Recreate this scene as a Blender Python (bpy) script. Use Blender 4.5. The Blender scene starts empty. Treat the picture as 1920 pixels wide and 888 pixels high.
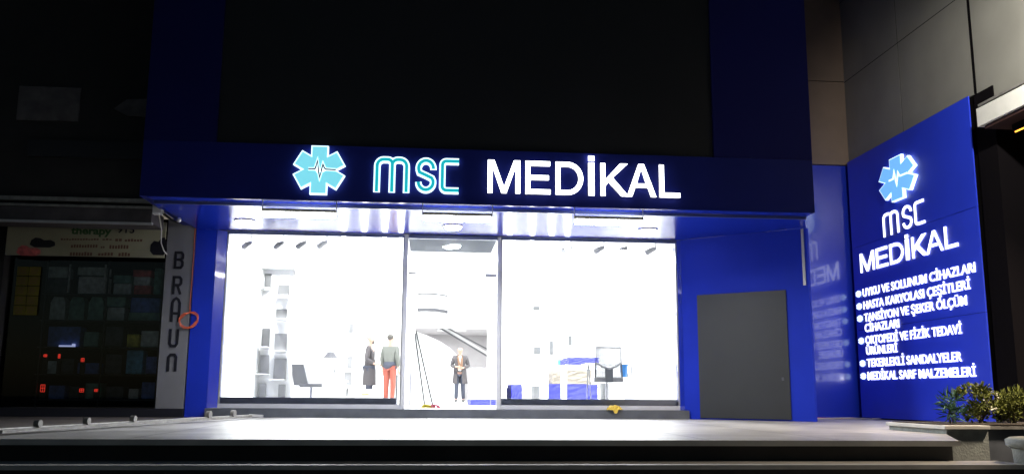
import bpy, bmesh, math, random
from mathutils import Vector, Matrix
rnd = random.Random(7)
S = bpy.context.scene
COL = S.collection
R = math.radians
PI = math.pi

# ------------------------------------------------------------------ camera
F = 1700.0
yaw, pitch, roll = R(5.2), math.atan(295 / 1700), R(0.37)
CAM = Vector((0, -14.6, 0.40))
cf = Vector((math.sin(yaw) * math.cos(pitch), math.cos(yaw) * math.cos(pitch), math.sin(pitch)))
r0 = Vector((math.cos(yaw), -math.sin(yaw), 0))
u0 = r0.cross(cf)
cr = r0 * math.cos(roll) + u0 * math.sin(roll)
cu = u0 * math.cos(roll) - r0 * math.sin(roll)
cd = bpy.data.cameras.new('camera')
cd.sensor_width = 36
cd.lens = F / 1920 * 36
cd.clip_end = 2000
co = bpy.data.objects.new('camera', cd)
m3 = Matrix((cr, cu, -cf)).transposed()
co.matrix_world = Matrix.Translation(CAM) @ m3.to_4x4()
COL.objects.link(co)
S.camera = co

def ray(x, y):
    return cf * F + cr * (x - 960) + cu * (444 - y)
def at(x, y, Y):                       # photo measurement -> point on the vertical plane Y = const
    d = ray(x, y)
    return CAM + d * ((Y - CAM.y) / d.y)
def atz(x, y, Z):
    d = ray(x, y)
    return CAM + d * ((Z - CAM.z) / d.z)

# ------------------------------------------------------------------ night sky, exposure
W = bpy.data.worlds.new('World')
S.world = W
W.use_nodes = True
nt = W.node_tree
bg = nt.nodes['Background']
sky = nt.nodes.new('ShaderNodeTexSky')
sky.sky_type = 'NISHITA'
sky.sun_disc = False
sky.sun_elevation = R(14)
sky.sun_rotation = R(0)
nt.links.new(sky.outputs[0], bg.inputs[0])
bg.inputs[1].default_value = 0.0115
S.view_settings.view_transform = 'Standard'
S.view_settings.look = 'None'
S.view_settings.gamma = 1
S.view_settings.exposure = 0
S.cycles.use_denoising = True
S.cycles.max_bounces = 8
S.cycles.diffuse_bounces = 4
S.cycles.glossy_bounces = 4
S.cycles.transparent_max_bounces = 12
S.cycles.sample_clamp_indirect = 6
S.cycles.caustics_reflective = False

# ------------------------------------------------------------------ materials
def mat(name, col, rough=0.5, metal=0.0, emit=None, es=0.0, spec=0.5, var=0.0, vs=4.0, bump=0.0, bs=40.0, coat=0.0, stretch=None):
    m = bpy.data.materials.new(name)
    m.use_nodes = True
    n = m.node_tree.nodes
    L = m.node_tree.links
    b = n['Principled BSDF']
    b.inputs['Base Color'].default_value = (*col, 1)
    b.inputs['Roughness'].default_value = rough
    b.inputs['Metallic'].default_value = metal
    b.inputs['Specular IOR Level'].default_value = spec
    b.inputs['Coat Weight'].default_value = coat
    if emit:
        b.inputs['Emission Color'].default_value = (*emit, 1)
        b.inputs['Emission Strength'].default_value = es
    if var or bump:
        tc = n.new('ShaderNodeTexCoord')
        mp = n.new('ShaderNodeMapping')
        L.new(tc.outputs['Object'], mp.inputs[0])
        if stretch:
            mp.inputs['Scale'].default_value = stretch
    if var:
        t = n.new('ShaderNodeTexNoise')
        t.inputs['Scale'].default_value = vs
        t.inputs['Detail'].default_value = 6
        L.new(mp.outputs[0], t.inputs['Vector'])
        r = n.new('ShaderNodeValToRGB')
        r.color_ramp.elements[0].position = 0.3
        r.color_ramp.elements[1].position = 0.7
        r.color_ramp.elements[0].color = (*[c * (1 - var) for c in col], 1)
        r.color_ramp.elements[1].color = (*[min(1, c * (1 + var)) for c in col], 1)
        L.new(t.outputs[0], r.inputs[0])
        L.new(r.outputs[0], b.inputs['Base Color'])
        mr = n.new('ShaderNodeMapRange')
        mr.inputs[3].default_value = max(0.02, rough - var * 0.3)
        mr.inputs[4].default_value = min(1, rough + var * 0.3)
        L.new(t.outputs[0], mr.inputs[0])
        L.new(mr.outputs[0], b.inputs['Roughness'])
    if bump:
        t2 = n.new('ShaderNodeTexNoise')
        t2.inputs['Scale'].default_value = bs
        t2.inputs['Detail'].default_value = 5
        L.new(mp.outputs[0], t2.inputs['Vector'])
        bp = n.new('ShaderNodeBump')
        bp.inputs['Strength'].default_value = bump
        bp.inputs['Distance'].default_value = 0.02
        L.new(t2.outputs[0], bp.inputs['Height'])
        L.new(bp.outputs[0], b.inputs['Normal'])
    return m

def tile_mat(name, col, tw, th, joint=(0.1, 0.095, 0.09), rough=0.4, var=0.18):
    m = mat(name, col, rough, var=var, vs=1.3, bump=0.12, bs=60)
    n = m.node_tree.nodes
    L = m.node_tree.links
    b = n['Principled BSDF']
    src = b.inputs['Base Color'].links[0].from_socket
    tc = n.new('ShaderNodeTexCoord')
    br = n.new('ShaderNodeTexBrick')
    br.offset = 0.0
    br.inputs['Scale'].default_value = 1
    br.inputs['Mortar Size'].default_value = 0.0115
    br.inputs['Brick Width'].default_value = tw
    br.inputs['Row Height'].default_value = th
    br.inputs['Color1'].default_value = (1, 1, 1, 1)
    br.inputs['Color2'].default_value = (0.86, 0.86, 0.86, 1)
    br.inputs['Mortar'].default_value = (*[j / c for j, c in zip(joint, col)], 1)
    L.new(tc.outputs['Object'], br.inputs['Vector'])
    mx = n.new('ShaderNodeMix')
    mx.data_type = 'RGBA'
    mx.blend_type = 'MULTIPLY'
    mx.inputs[0].default_value = 1
    L.new(src, mx.inputs[6])
    L.new(br.outputs[0], mx.inputs[7])
    L.new(mx.outputs[2], b.inputs['Base Color'])
    return m

def glass_mat(name, tint=(0.96, 0.98, 0.98)):
    m = bpy.data.materials.new(name)
    m.use_nodes = True
    n = m.node_tree.nodes
    L = m.node_tree.links
    n.remove(n['Principled BSDF'])
    t = n.new('ShaderNodeBsdfTransparent')
    t.inputs[0].default_value = (*tint, 1)
    g = n.new('ShaderNodeBsdfGlossy')
    g.inputs['Roughness'].default_value = 0.02
    fr = n.new('ShaderNodeFresnel')
    fr.inputs[0].default_value = 1.45
    mx = n.new('ShaderNodeMixShader')
    L.new(fr.outputs[0], mx.inputs[0])
    L.new(t.outputs[0], mx.inputs[1])
    L.new(g.outputs[0], mx.inputs[2])
    L.new(mx.outputs[0], n['Material Output'].inputs[0])
    return m

BLUE = (0.012, 0.036, 0.50)
M = {}
M['blue'] = mat('blue_panel', BLUE, 0.2, var=0.06, vs=1.5, coat=0.3, bump=0.02, bs=1.5)
M['blue_soffit'] = mat('blue_soffit_panel', BLUE, 0.17, spec=0.22, bump=0.03, bs=1.2)
M['blue_gloss'] = mat('blue_gloss_panel', BLUE, 0.22, spec=1.0, coat=1.0, bump=0.02, bs=1.0)
M['navy'] = mat('navy_fascia', (0.010, 0.018, 0.20), 0.55, spec=0.2, var=0.1, vs=1)  # the blue cladding paint, darkened in colour for the shaded front
M['blue_dim'] = mat('deep_blue_column', (0.010, 0.013, 0.13), 0.6, spec=0.15)  # column blue darkened further, low light put into the colour
M['blue_matt'] = mat('blue_column_panel', BLUE, 0.6, spec=0.15, var=0.06, vs=1.5)
M['blue_sign'] = mat('blue_sign_board', (0.020, 0.060, 0.85), 0.5, spec=0.8, coat=0.3, var=0.05, vs=1.5)
M['blue_sign'].node_tree.nodes['Principled BSDF'].inputs['Coat Roughness'].default_value = 0.4
M['black'] = mat('black_panel', (0.012, 0.012, 0.015), 0.5, var=0.15, vs=2)
M['charcoal'] = mat('charcoal_plinth', (0.10, 0.11, 0.13), 0.4, var=0.2, vs=5)
M['darkgrey'] = mat('dark_grey_cover', (0.027, 0.030, 0.033), 0.5, var=0.08, vs=2, bump=0.05)
M['alu'] = mat('grey_frame', (0.58, 0.59, 0.62), 0.4, var=0.05)
M['sill'] = mat('slate_sill', (0.42, 0.44, 0.60), 0.5, var=0.1)
M['alu2'] = mat('light_aluminium', (0.55, 0.55, 0.56), 0.35, 0.5, var=0.08)
M['bluealu'] = mat('blue_grey_frame', (0.07, 0.09, 0.22), 0.4)
M['inwall'] = mat('white_interior', (0.82, 0.82, 0.82), 0.7)
M['infloor'] = mat('white_floor', (0.78, 0.78, 0.78), 0.25, var=0.03)
M['grey_ceiling'] = mat('grey_ceiling', (0.055, 0.06, 0.067), 0.9, spec=0.1)
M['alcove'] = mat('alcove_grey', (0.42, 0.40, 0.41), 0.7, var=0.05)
M['glass'] = glass_mat('clear_glass')
M['dullglass'] = glass_mat('dull_glass', (0.92, 0.94, 0.94))
M['terrace'] = tile_mat('terrace_tile', (0.37, 0.357, 0.34), 1.2, 0.6, var=0.3)
M['oldpaving'] = tile_mat('old_paving', (0.10, 0.085, 0.075), 0.5, 0.5, joint=(0.04, 0.035, 0.03), rough=0.7)
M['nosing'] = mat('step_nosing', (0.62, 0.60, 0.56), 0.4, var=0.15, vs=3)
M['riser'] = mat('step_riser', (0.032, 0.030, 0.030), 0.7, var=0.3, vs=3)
M['asphalt'] = mat('asphalt', (0.045, 0.045, 0.047), 0.85, var=0.3, vs=8, bump=0.3, bs=120)
M['white_e'] = mat('lit_white_acrylic', (0.9, 0.9, 0.9), 0.3, emit=(0.94, 0.96, 1.0), es=5.0)
M['white_side'] = mat('lit_letter_side', (0.8, 0.8, 0.85), 0.3, emit=(0.6, 0.65, 1.0), es=0.12)
M['white_e2'] = mat('lit_white_lettering', (0.9, 0.9, 0.9), 0.3, emit=(0.9, 0.94, 1.0), es=2.3)
M['teal_e'] = mat('lit_teal_acrylic', (0.0, 0.5, 0.55), 0.3, emit=(0.012, 0.48, 0.56), es=0.85)
M['cyan_e'] = mat('lit_cyan_acrylic', (0.2, 0.7, 0.8), 0.3, emit=(0.21, 0.72, 0.86), es=0.95, var=0)
M['skyblue_e'] = mat('lit_sky_blue_acrylic', (0.15, 0.45, 0.85), 0.3, emit=(0.17, 0.47, 0.90), es=0.95)
M['border_e'] = mat('lit_border', (0.9, 0.95, 1), 0.3, emit=(0.72, 0.95, 1.0), es=1.5)
M['trace'] = mat('dark_trace', (0.02, 0.03, 0.2), 0.4)
M['lamp_e'] = mat('lamp_diffuser', (0.9, 0.9, 0.9), 0.4, emit=(0.95, 0.97, 1.0), es=30)
M['ceil_e'] = mat('ceiling_diffuser', (0.9, 0.9, 0.9), 0.4, emit=(1.0, 1.0, 1.0), es=8)
M['tube_e'] = mat('tube_diffuser', (0.9, 0.9, 0.9), 0.4, emit=(0.97, 0.98, 1.0), es=30)
M['stone'] = mat('stone_cladding', (0.29, 0.285, 0.25), 0.6, var=0.10, vs=1.2, bump=0.04, bs=20)
M['taupe'] = mat('taupe_pilaster', (0.20, 0.145, 0.11), 0.65, var=0.1, vs=2)
M['dark'] = mat('dark_void', (0.006, 0.005, 0.006), 0.95, spec=0.05)
M['brown'] = mat('brown_shutter', (0.05, 0.022, 0.018), 0.6, var=0.2, vs=3)
M['whitepaint'] = mat('white_awning', (0.8, 0.8, 0.74), 0.5, var=0.1, vs=3)
M['orange_e'] = mat('orange_lamp', (0.9, 0.5, 0.1), 0.4, emit=(1.0, 0.42, 0.05), es=2.5)
M['street_e'] = mat('street_lamp_glass', (0.9, 0.9, 0.8), 0.4, emit=(1.0, 0.85, 0.65), es=10)
M['concrete'] = mat('planter_concrete', (0.30, 0.32, 0.30), 0.75, var=0.25, vs=7, bump=0.3, bs=50)
M['soil'] = mat('soil', (0.03, 0.022, 0.016), 0.95, bump=0.5, bs=60)
M['leafy'] = mat('yellow_green_leaf', (0.115, 0.13, 0.026), 0.75, spec=0.2, var=0.5, vs=9)
M['leafb'] = mat('blue_green_leaf', (0.07, 0.15, 0.09), 0.7, spec=0.2, var=0.4, vs=9)
M['twig'] = mat('twig', (0.06, 0.04, 0.025), 0.8)
M['petal'] = mat('petal', (0.7, 0.68, 0.55), 0.6)
M['oldwall'] = mat('neighbour_wall', (0.03, 0.028, 0.028), 0.8, var=0.25, vs=1.5)
M['board'] = mat('faded_board', (0.14, 0.125, 0.125), 0.7, var=0.3, vs=5)
M['board2'] = mat('dark_board', (0.02, 0.02, 0.026), 0.6)
M['shutter'] = mat('shutter_box', (0.085, 0.075, 0.08), 0.6, var=0.35, vs=3)
M['metal'] = mat('dull_metal', (0.30, 0.29, 0.27), 0.45, 0.4, var=0.25, vs=12)
M['cream'] = mat('cream_sign', (0.36, 0.35, 0.24), 0.5, var=0.12, vs=2.5)
M['palepillar'] = mat('pale_pillar', (0.20, 0.20, 0.215), 0.5, var=0.06, vs=3)
M['ink'] = mat('dark_ink', (0.012, 0.012, 0.02), 0.5)
M['green_ink'] = mat('green_ink', (0.04, 0.11, 0.035), 0.5)
M['brown_ink'] = mat('brown_ink', (0.15, 0.07, 0.045), 0.5)
M['red_e'] = mat('red_led', (0.6, 0.02, 0.01), 0.4, emit=(1.0, 0.05, 0.03), es=0.7)
M['bluewhite_e'] = mat('pale_led', (0.5, 0.5, 0.7), 0.4, emit=(0.5, 0.55, 0.9), es=0.7)
M['cable_o'] = mat('orange_cable', (0.65, 0.12, 0.05), 0.45)
M['cable_w'] = mat('pale_cable', (0.55, 0.52, 0.46), 0.5)
M['cable_b'] = mat('black_cable', (0.02, 0.02, 0.02), 0.5)
M['rag'] = mat('yellow_cloth', (0.62, 0.43, 0.06), 0.85, var=0.15, vs=20)
M['white'] = mat('white_laminate', (0.80, 0.80, 0.80), 0.4)
for _k, _v in dict(n1=.035, n2=.05, n3=.10, n4=.20, n5=.27, n6=.32).items(): M[_k] = mat('grey_niche_board', (_v, _v, _v * 1.04), 0.8)  # greys standing for the shade inside white shelf cells
M['cell1'] = mat('grey_niche', (0.085, 0.087, 0.092), 0.7)
M['cell2'] = mat('pale_grey_niche', (0.11, 0.112, 0.118), 0.7)
M['cell3'] = mat('faint_grey_niche', (0.15, 0.155, 0.16), 0.7)
M['chair'] = mat('grey_chair_leather', (0.13, 0.13, 0.14), 0.6)
M['mesh'] = mat('grey_mesh', (0.06, 0.065, 0.075), 0.6)
M['dkmetal'] = mat('dark_metal', (0.035, 0.035, 0.042), 0.6)
M['chrome'] = mat('chrome', (0.30, 0.30, 0.32), 0.25, 0.8)
M['skin'] = mat('skin', (0.42, 0.23, 0.17), 0.55)
M['greyhair'] = mat('grey_hair', (0.24, 0.23, 0.22), 0.8)
M['darkhair'] = mat('dark_hair', (0.05, 0.045, 0.04), 0.7)
M['darkcoat'] = mat('dark_coat', (0.06, 0.054, 0.058), 0.85, bump=0.4, bs=12)
M['navycloth'] = mat('navy_cloth', (0.035, 0.04, 0.06), 0.85, bump=0.4, bs=14)
M['greycoat'] = mat('grey_coat', (0.075, 0.065, 0.062), 0.85, bump=0.4, bs=12)
M['sweater'] = mat('grey_sweater', (0.11, 0.115, 0.105), 0.9, bump=0.5, bs=14)
M['redcloth'] = mat('red_cloth', (0.26, 0.065, 0.045), 0.85, bump=0.4, bs=12)
M['whitecloth'] = mat('white_cloth', (0.7, 0.7, 0.7), 0.8)
M['scarf'] = mat('brown_scarf', (0.16, 0.09, 0.055), 0.9)
M['shoe'] = mat('shoe', (0.05, 0.05, 0.05), 0.5)
M['blue_mat'] = mat('blue_mattress', (0.025, 0.028, 0.26), 0.6, spec=0.3, bump=0.8, bs=7)
M['beige_mat'] = mat('beige_mattress', (0.13, 0.113, 0.09), 0.6, bump=0.8, bs=7)
M['wrap'] = mat('plastic_wrap', (0.62, 0.64, 0.68), 0.2, bump=1.0, bs=8)
M['bucket'] = mat('blue_plastic', (0.02, 0.13, 0.34), 0.4)
M['pinkp'] = mat('pink_mop', (0.42, 0.045, 0.10), 0.7)
M['yellowp'] = mat('yellow_mop', (0.45, 0.36, 0.02), 0.7)
M['stick'] = mat('mop_stick', (0.05, 0.05, 0.055), 0.6)
M['paleyellow'] = mat('pale_yellow', (0.5, 0.47, 0.2), 0.6)
M['wood'] = mat('tan_wood', (0.32, 0.17, 0.07), 0.6)
for nm, c in dict(g_green=(0.206, 0.413, 0.35), g_pale=(0.66, 0.742, 0.722), g_blue=(0.124, 0.226, 0.619), g_red=(0.66, 0.144, 0.144),
                  g_yel=(0.726, 0.66, 0.099), g_lblue=(0.165, 0.495, 0.75), g_dark=(0.069, 0.081, 0.104), g_white=(0.75, 0.75, 0.75)).items():
    M[nm] = mat(nm[2:] + '_packaging', c, 0.45, var=0.35, vs=14)
M['notice'] = mat('yellow_notice', (0.15, 0.125, 0.012), 0.6, var=0.2, vs=8)
M['shelfwood'] = mat('dark_shelf', (0.025, 0.03, 0.035), 0.5)

# ------------------------------------------------------------------ mesh helpers
ORG = {}
def org(p):
    return ORG.get(p.name, Vector((0, 0, 0))) if p else Vector((0, 0, 0))

class MB:
    def __init__(s):
        s.v = []
        s.f = []
        s.smooth = False
    def add(s, vs, fs):
        o = len(s.v)
        s.v += [Vector(v) for v in vs]
        s.f += [[o + i for i in f] for f in fs]
        return s
    def box(s, x0, x1, y0, y1, z0, z1):
        return s.hexa([(x0, y0), (x1, y0), (x1, y1), (x0, y1)], z0, z1)
    def hexa(s, pts, z0, z1):
        n = len(pts)
        vs = [(p[0], p[1], z0) for p in pts] + [(p[0], p[1], z1) for p in pts]
        fs = [list(range(n))[::-1], list(range(n, 2 * n))] + [[i, (i + 1) % n, n + (i + 1) % n, n + i] for i in range(n)]
        return s.add(vs, fs)
    def slab(s, A, U, V, N):           # box from corner A along three vectors
        A, U, V, N = map(Vector, (A, U, V, N))
        vs = [A, A + U, A + U + V, A + V, A + N, A + U + N, A + U + V + N, A + V + N]
        return s.add(vs, [[3, 2, 1, 0], [4, 5, 6, 7], [0, 1, 5, 4], [1, 2, 6, 5], [2, 3, 7, 6], [3, 0, 4, 7]])
    def tube(s, pts, r, n=8, closed=False):
        pts = [Vector(p) for p in pts]
        rs = r if isinstance(r, (list, tuple)) else [r] * len(pts)
        base = len(s.v)
        up = Vector((0, 0, 1))
        for i, p in enumerate(pts):
            a = pts[max(0, i - 1)]
            b = pts[min(len(pts) - 1, i + 1)]
            t = (b - a).normalized()
            q = up if abs(t.dot(up)) < 0.95 else Vector((1, 0, 0))
            e1 = t.cross(q).normalized()
            e2 = t.cross(e1).normalized()
            for k in range(n):
                w = 2 * PI * k / n
                s.v.append(p + e1 * math.cos(w) * rs[i] + e2 * math.sin(w) * rs[i])
        for i in range(len(pts) - 1):
            for k in range(n):
                a = base + i * n + k
                b = base + i * n + (k + 1) % n
                s.f.append([a, b, b + n, a + n])
        s.f.append([base + k for k in range(n)][::-1])
        e = base + (len(pts) - 1) * n
        s.f.append([e + k for k in range(n)])
        return s
    def lathe(s, c, prof, n=20, sx=1, sy=1):
        base = len(s.v)
        for r, z in prof:
            for k in range(n):
                w = 2 * PI * k / n
                s.v.append(Vector((c[0] + r * sx * math.cos(w), c[1] + r * sy * math.sin(w), c[2] + z)))
        for i in range(len(prof) - 1):
            for k in range(n):
                a = base + i * n + k
                b = base + i * n + (k + 1) % n
                s.f.append([a, b, b + n, a + n])
        s.f.append([base + k for k in range(n)][::-1])
        e = base + (len(prof) - 1) * n
        s.f.append([e + k for k in range(n)])
        return s
    def ball(s, c, rx, ry, rz, n=14):
        prof = [(math.sin(PI * i / 8) * 1.0, -math.cos(PI * i / 8)) for i in range(9)]
        prof = [(max(p[0], 0.02), p[1]) for p in prof]
        base = len(s.v)
        s.lathe((0, 0, 0), prof, n)
        for i in range(base, len(s.v)):
            v = s.v[i]
            s.v[i] = Vector((c[0] + v.x * rx, c[1] + v.y * ry, c[2] + v.z * rz))
        return s
    def build(s, name, m, parent=None, bevel=0, smooth=None):
        o0 = org(parent)
        me = bpy.data.meshes.new(name)
        me.from_pydata([tuple(v - o0) for v in s.v], [], s.f)
        bm = bmesh.new()
        bm.from_mesh(me)
        bmesh.ops.recalc_face_normals(bm, faces=bm.faces)
        if bevel:
            bmesh.ops.bevel(bm, geom=list(bm.edges), offset=bevel, segments=2, affect='EDGES', profile=0.6)
        bm.to_mesh(me)
        bm.free()
        if smooth is None:
            smooth = s.smooth
        if smooth:
            for p in me.polygons:
                p.use_smooth = True
        me.materials.append(m)
        o = bpy.data.objects.new(name, me)
        COL.objects.link(o)
        if parent:
            o.parent = parent
            ORG[o.name] = o0
        return o

def tag(o, label, cat, group=None, kind=None):
    if label: o['label'] = label
    if cat: o['category'] = cat
    if group: o['group'] = group
    if kind: o['kind'] = kind
    return o
def struct(o):
    o['kind'] = 'structure'
    return o
def thing(name, label, cat, loc=(0, 0, 0), group=None):
    o = bpy.data.objects.new(name, None)
    o.empty_display_size = 0.1
    COL.objects.link(o)
    o.location = loc
    ORG[o.name] = Vector(loc)
    return tag(o, label, cat, group)
def copy_tree(o, parent=None):
    c = o.copy()
    COL.objects.link(c)
    if parent: c.parent = parent
    for ch in list(o.children):
        copy_tree(ch, c)
    return c

def loops_mesh(loops, depth):          # filled 2D outline(s) with thickness -> list of verts, faces
    cu_ = bpy.data.curves.new('outline', 'CURVE')
    cu_.dimensions = '2D'
    cu_.fill_mode = 'BOTH'
    cu_.extrude = depth / 2
    for lp in loops:
        sp = cu_.splines.new('POLY')
        sp.points.add(len(lp) - 1)
        for i, p in enumerate(lp):
            sp.points[i].co = (p[0], p[1], 0, 1)
        sp.use_cyclic_u = True
    return curve_data(cu_)
def text_mesh(body, depth, bold=0.0):
    c = bpy.data.curves.new('lettering', 'FONT')
    c.body = body
    c.extrude = depth / 2
    c.offset = bold
    c.resolution_u = 4
    return curve_data(c)
def curve_data(c):
    o = bpy.data.objects.new('tmp', c)
    COL.objects.link(o)
    dg = bpy.context.evaluated_depsgraph_get()
    dg.update()
    me = bpy.data.meshes.new_from_object(o.evaluated_get(dg))
    vs = [v.co.copy() for v in me.vertices]
    fs = [list(p.vertices) for p in me.polygons]
    bpy.data.objects.remove(o)
    bpy.data.curves.remove(c)
    bpy.data.meshes.remove(me)
    return vs, fs
def placed(vf, O, U, V):               # put (u, v, n) geometry on a wall
    O, U, V = map(Vector, (O, U, V))
    N = U.normalized().cross(V.normalized())
    return [O + U * v.x + V * v.y + N * v.z for v in vf[0]], vf[1]
def fit_text(body, depth, bold, w, h):  # scale so the cap-line text fills w x h
    vs, fs = text_mesh(body, depth, bold)
    ref, _ = text_mesh('H', depth, bold)
    x0 = min(v.x for v in vs); x1 = max(v.x for v in vs)
    hh = max(v.y for v in ref)
    return [Vector(((v.x - x0) * w / (x1 - x0), v.y * h / hh, v.z)) for v in vs], fs
def split_words(vf, n):                # one mesh per word: cut at the n-1 widest gaps
    vs, fs = vf
    par = list(range(len(vs)))
    def find(i):
        while par[i] != i:
            par[i] = par[par[i]]; i = par[i]
        return i
    for f in fs:
        for k in f[1:]: par[find(f[0])] = find(k)
    ext = {}
    for i, v in enumerate(vs):
        r_ = find(i); e = ext.setdefault(r_, [v.x, v.x]); e[0] = min(e[0], v.x); e[1] = max(e[1], v.x)
    iv = sorted(ext.values()); gaps = []; hi = iv[0][1]
    for a, b in iv[1:]:
        if a > hi: gaps.append((a - hi, (a + hi) / 2))
        hi = max(hi, b)
    cuts = sorted(g_[1] for g_ in sorted(gaps, reverse=True)[:n - 1])
    out = []
    for w_ in range(n):
        lo_ = cuts[w_ - 1] if w_ else -1e9; hi_ = cuts[w_] if w_ < n - 1 else 1e9
        keep = {i for i in range(len(vs)) if lo_ < vs[i].x < hi_}
        idx = {}; vv = []; ff = []
        for f in fs:
            if f[0] in keep:
                for i in f:
                    if i not in idx: idx[i] = len(vv); vv.append(vs[i])
                ff.append([idx[i] for i in f])
        out.append((vv, ff))
    return out
def ribbon(pts, w):                    # outline of a stroked polyline (mitred)
    pp = [Vector(p) for p in pts]
    pts = [pp[0]]
    for p in pp[1:]:
        if (p - pts[-1]).length > 0.006: pts.append(p)
    Lf, Rt = [], []
    for i, p in enumerate(pts):
        a = (p - pts[i - 1]).normalized() if i else None
        b = (pts[i + 1] - p).normalized() if i < len(pts) - 1 else None
        if a is None: n = Vector((-b.y, b.x)); k = 1
        elif b is None: n = Vector((-a.y, a.x)); k = 1
        else:
            t = (a + b).normalized()
            n = Vector((-t.y, t.x))
            k = 1 / max(0.35, n.dot(Vector((-a.y, a.x))))
        Lf.append(p + n * w / 2 * k)
        Rt.append(p - n * w / 2 * k)
    return Lf + Rt[::-1]
def arc(cx, cy, rx, ry, a0, a1, n=10):
    return [(cx + rx * math.cos(R(a0 + (a1 - a0) * i / n)), cy + ry * math.sin(R(a0 + (a1 - a0) * i / n))) for i in range(n + 1)]

X0, X1 = (1, 0, 0), (0, 0, 1)
def letter(loops, depth, O, U, V, m, parent, name='letter', n0=0.0):
    O = Vector(O); N = Vector(U).normalized().cross(Vector(V).normalized())
    mb = MB()
    mb.add(*placed(loops_mesh(loops, depth), O + N * (n0 + depth / 2), U, V))
    return mb.build(name, m, parent)

TZ = 0.03
# ------------------------------------------------------------------ ground, terrace, steps
g = MB().add([(-300, -300, -1.10), (300, -300, -1.10), (300, 300, -1.10), (-300, 300, -1.10)], [[0, 1, 2, 3]]).build('ground', M['asphalt'])
struct(g)
FRONT = -6.94
t = MB().hexa([(-3.62, FRONT), (4.6, FRONT), (5.33, -5.5), (5.33, -4.3), (9, -4.3), (9, 2), (-3.62, 2)], TZ - 0.04, TZ).build('terrace', M['terrace'])
struct(t)
t = MB().hexa([(-14, FRONT), (-3.63, FRONT), (-3.63, 3), (-14, 3)], TZ - 0.045, TZ - 0.004).build('neighbour_terrace', M['oldpaving'])
struct(t)
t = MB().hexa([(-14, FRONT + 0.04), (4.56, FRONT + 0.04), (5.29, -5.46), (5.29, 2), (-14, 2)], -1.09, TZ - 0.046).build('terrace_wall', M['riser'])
struct(t)
t = MB().hexa([(-14, FRONT - 0.004), (4.6, FRONT - 0.004), (4.6, FRONT - 0.03), (-14, FRONT - 0.03)], TZ - 0.045, TZ + 0.002).build('terrace_edge', M['nosing'])
struct(t)
for i in range(5):
    z = TZ - 0.17 * (i + 1)
    y1 = FRONT + 0.03 - 0.43 * i
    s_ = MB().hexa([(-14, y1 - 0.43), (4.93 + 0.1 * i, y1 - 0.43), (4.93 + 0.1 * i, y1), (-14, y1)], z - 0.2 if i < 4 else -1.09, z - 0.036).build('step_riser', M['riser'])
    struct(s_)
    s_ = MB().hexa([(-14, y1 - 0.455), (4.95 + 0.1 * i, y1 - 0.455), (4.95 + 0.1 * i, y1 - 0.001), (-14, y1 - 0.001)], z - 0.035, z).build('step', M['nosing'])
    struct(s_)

# ------------------------------------------------------------------ the shop building
B = thing('shop_building', 'blue and black medical shop building with a glass front and deep blue canopy', 'shop', (0, 0, 0))
YF = -2.25
SZ, SZ2 = 3.0, 2.955
# upper frontage
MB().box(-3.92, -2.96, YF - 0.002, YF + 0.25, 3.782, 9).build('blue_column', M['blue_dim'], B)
MB().box(-3.92, 5.50, YF, YF + 0.25, SZ + 0.004, 3.78).build('fascia', M['navy'], B)
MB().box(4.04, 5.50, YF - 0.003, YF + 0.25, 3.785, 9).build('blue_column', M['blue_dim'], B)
MB().box(-2.955, 4.035, YF + 0.035, YF + 0.25, 3.785, 9).build('black_panel', M['black'], B)
MB().box(-3.92, -3.70, YF + 0.26, -0.02, SZ + 0.01, 9).build('side_cladding', M['navy'], B)
MB().box(5.25, 5.49, YF + 0.26, 1.0, SZ + 0.06, 9).build('side_cladding', M['navy'], B)
# canopy underside: front strip, dark drop, main soffit (left edge runs back at a slight angle)
MB().hexa([(-3.83, YF + 0.003), (5.48, YF + 0.003), (5.48, -2.02), (-3.81, -2.02)], SZ - 0.006, SZ).build('soffit_strip', M['blue_soffit'], B)
MB().box(-3.80, 5.47, -2.018, -1.985, SZ2 - 0.004, SZ - 0.007).build('soffit_step', M['bluealu'], B)
MB().hexa([(-3.80, -1.98), (5.47, -1.98), (5.75, -1.34), (4.15, -0.002), (-3.70, -0.002)], SZ2, SZ2 + 0.03).build('soffit', M['blue_soffit'], B)
# left pillar, reveals
MB().box(-3.71, -3.385, -0.01, 0.3, TZ, SZ2 - 0.002).build('blue_pillar', M['blue'], B)
MB().hexa([(-3.383, -0.01), (-3.245, 0.09), (-3.245, 0.3), (-3.383, 0.3)], 0.17, SZ2 - 0.002).build('reveal', M['blue_gloss'], B)
MB().hexa([(4.105, 0.09), (4.15, -0.004), (4.15, 0.3), (4.105, 0.3)], 0.17, SZ2 - 0.002).build('reveal', M['blue_gloss'], B)
# angled right wall
A0, A1 = Vector((4.15, 0, 0)), Vector((5.75, -1.34, 0))
sd = (A1 - A0).normalized()
sn = Vector((sd.y, -sd.x, 0))
if sn.y > 0: sn = -sn
MB().hexa([(4.152, 0), (5.75, -1.34), (5.80, -1.30), (5.80, 1.08), (4.152, 1.08)], TZ + 0.002, SZ2 - 0.002).build('angled_wall', M['blue_matt'], B)
def spl(x, y):
    d = ray(x, y); t_ = ((A0 - CAM).dot(sn)) / d.dot(sn); return CAM + d * t_
MB().slab(Vector((4.36, 0, 0.055)) + Vector((0, -(4.36 - 4.15) * 1.34 / 1.6, 0)) + sn * 0.001, sd * 1.46, (0, 0, 1.96), sn * 0.02).build('cover_panel', M['darkgrey'], B)
p = spl(1467, 713)
MB().slab(p + sn * 0.022, sd * 0.035, (0, 0, 0.05), sn * 0.01).build('lock', M['charcoal'], B)
p = spl(1503.5, 420)
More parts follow.
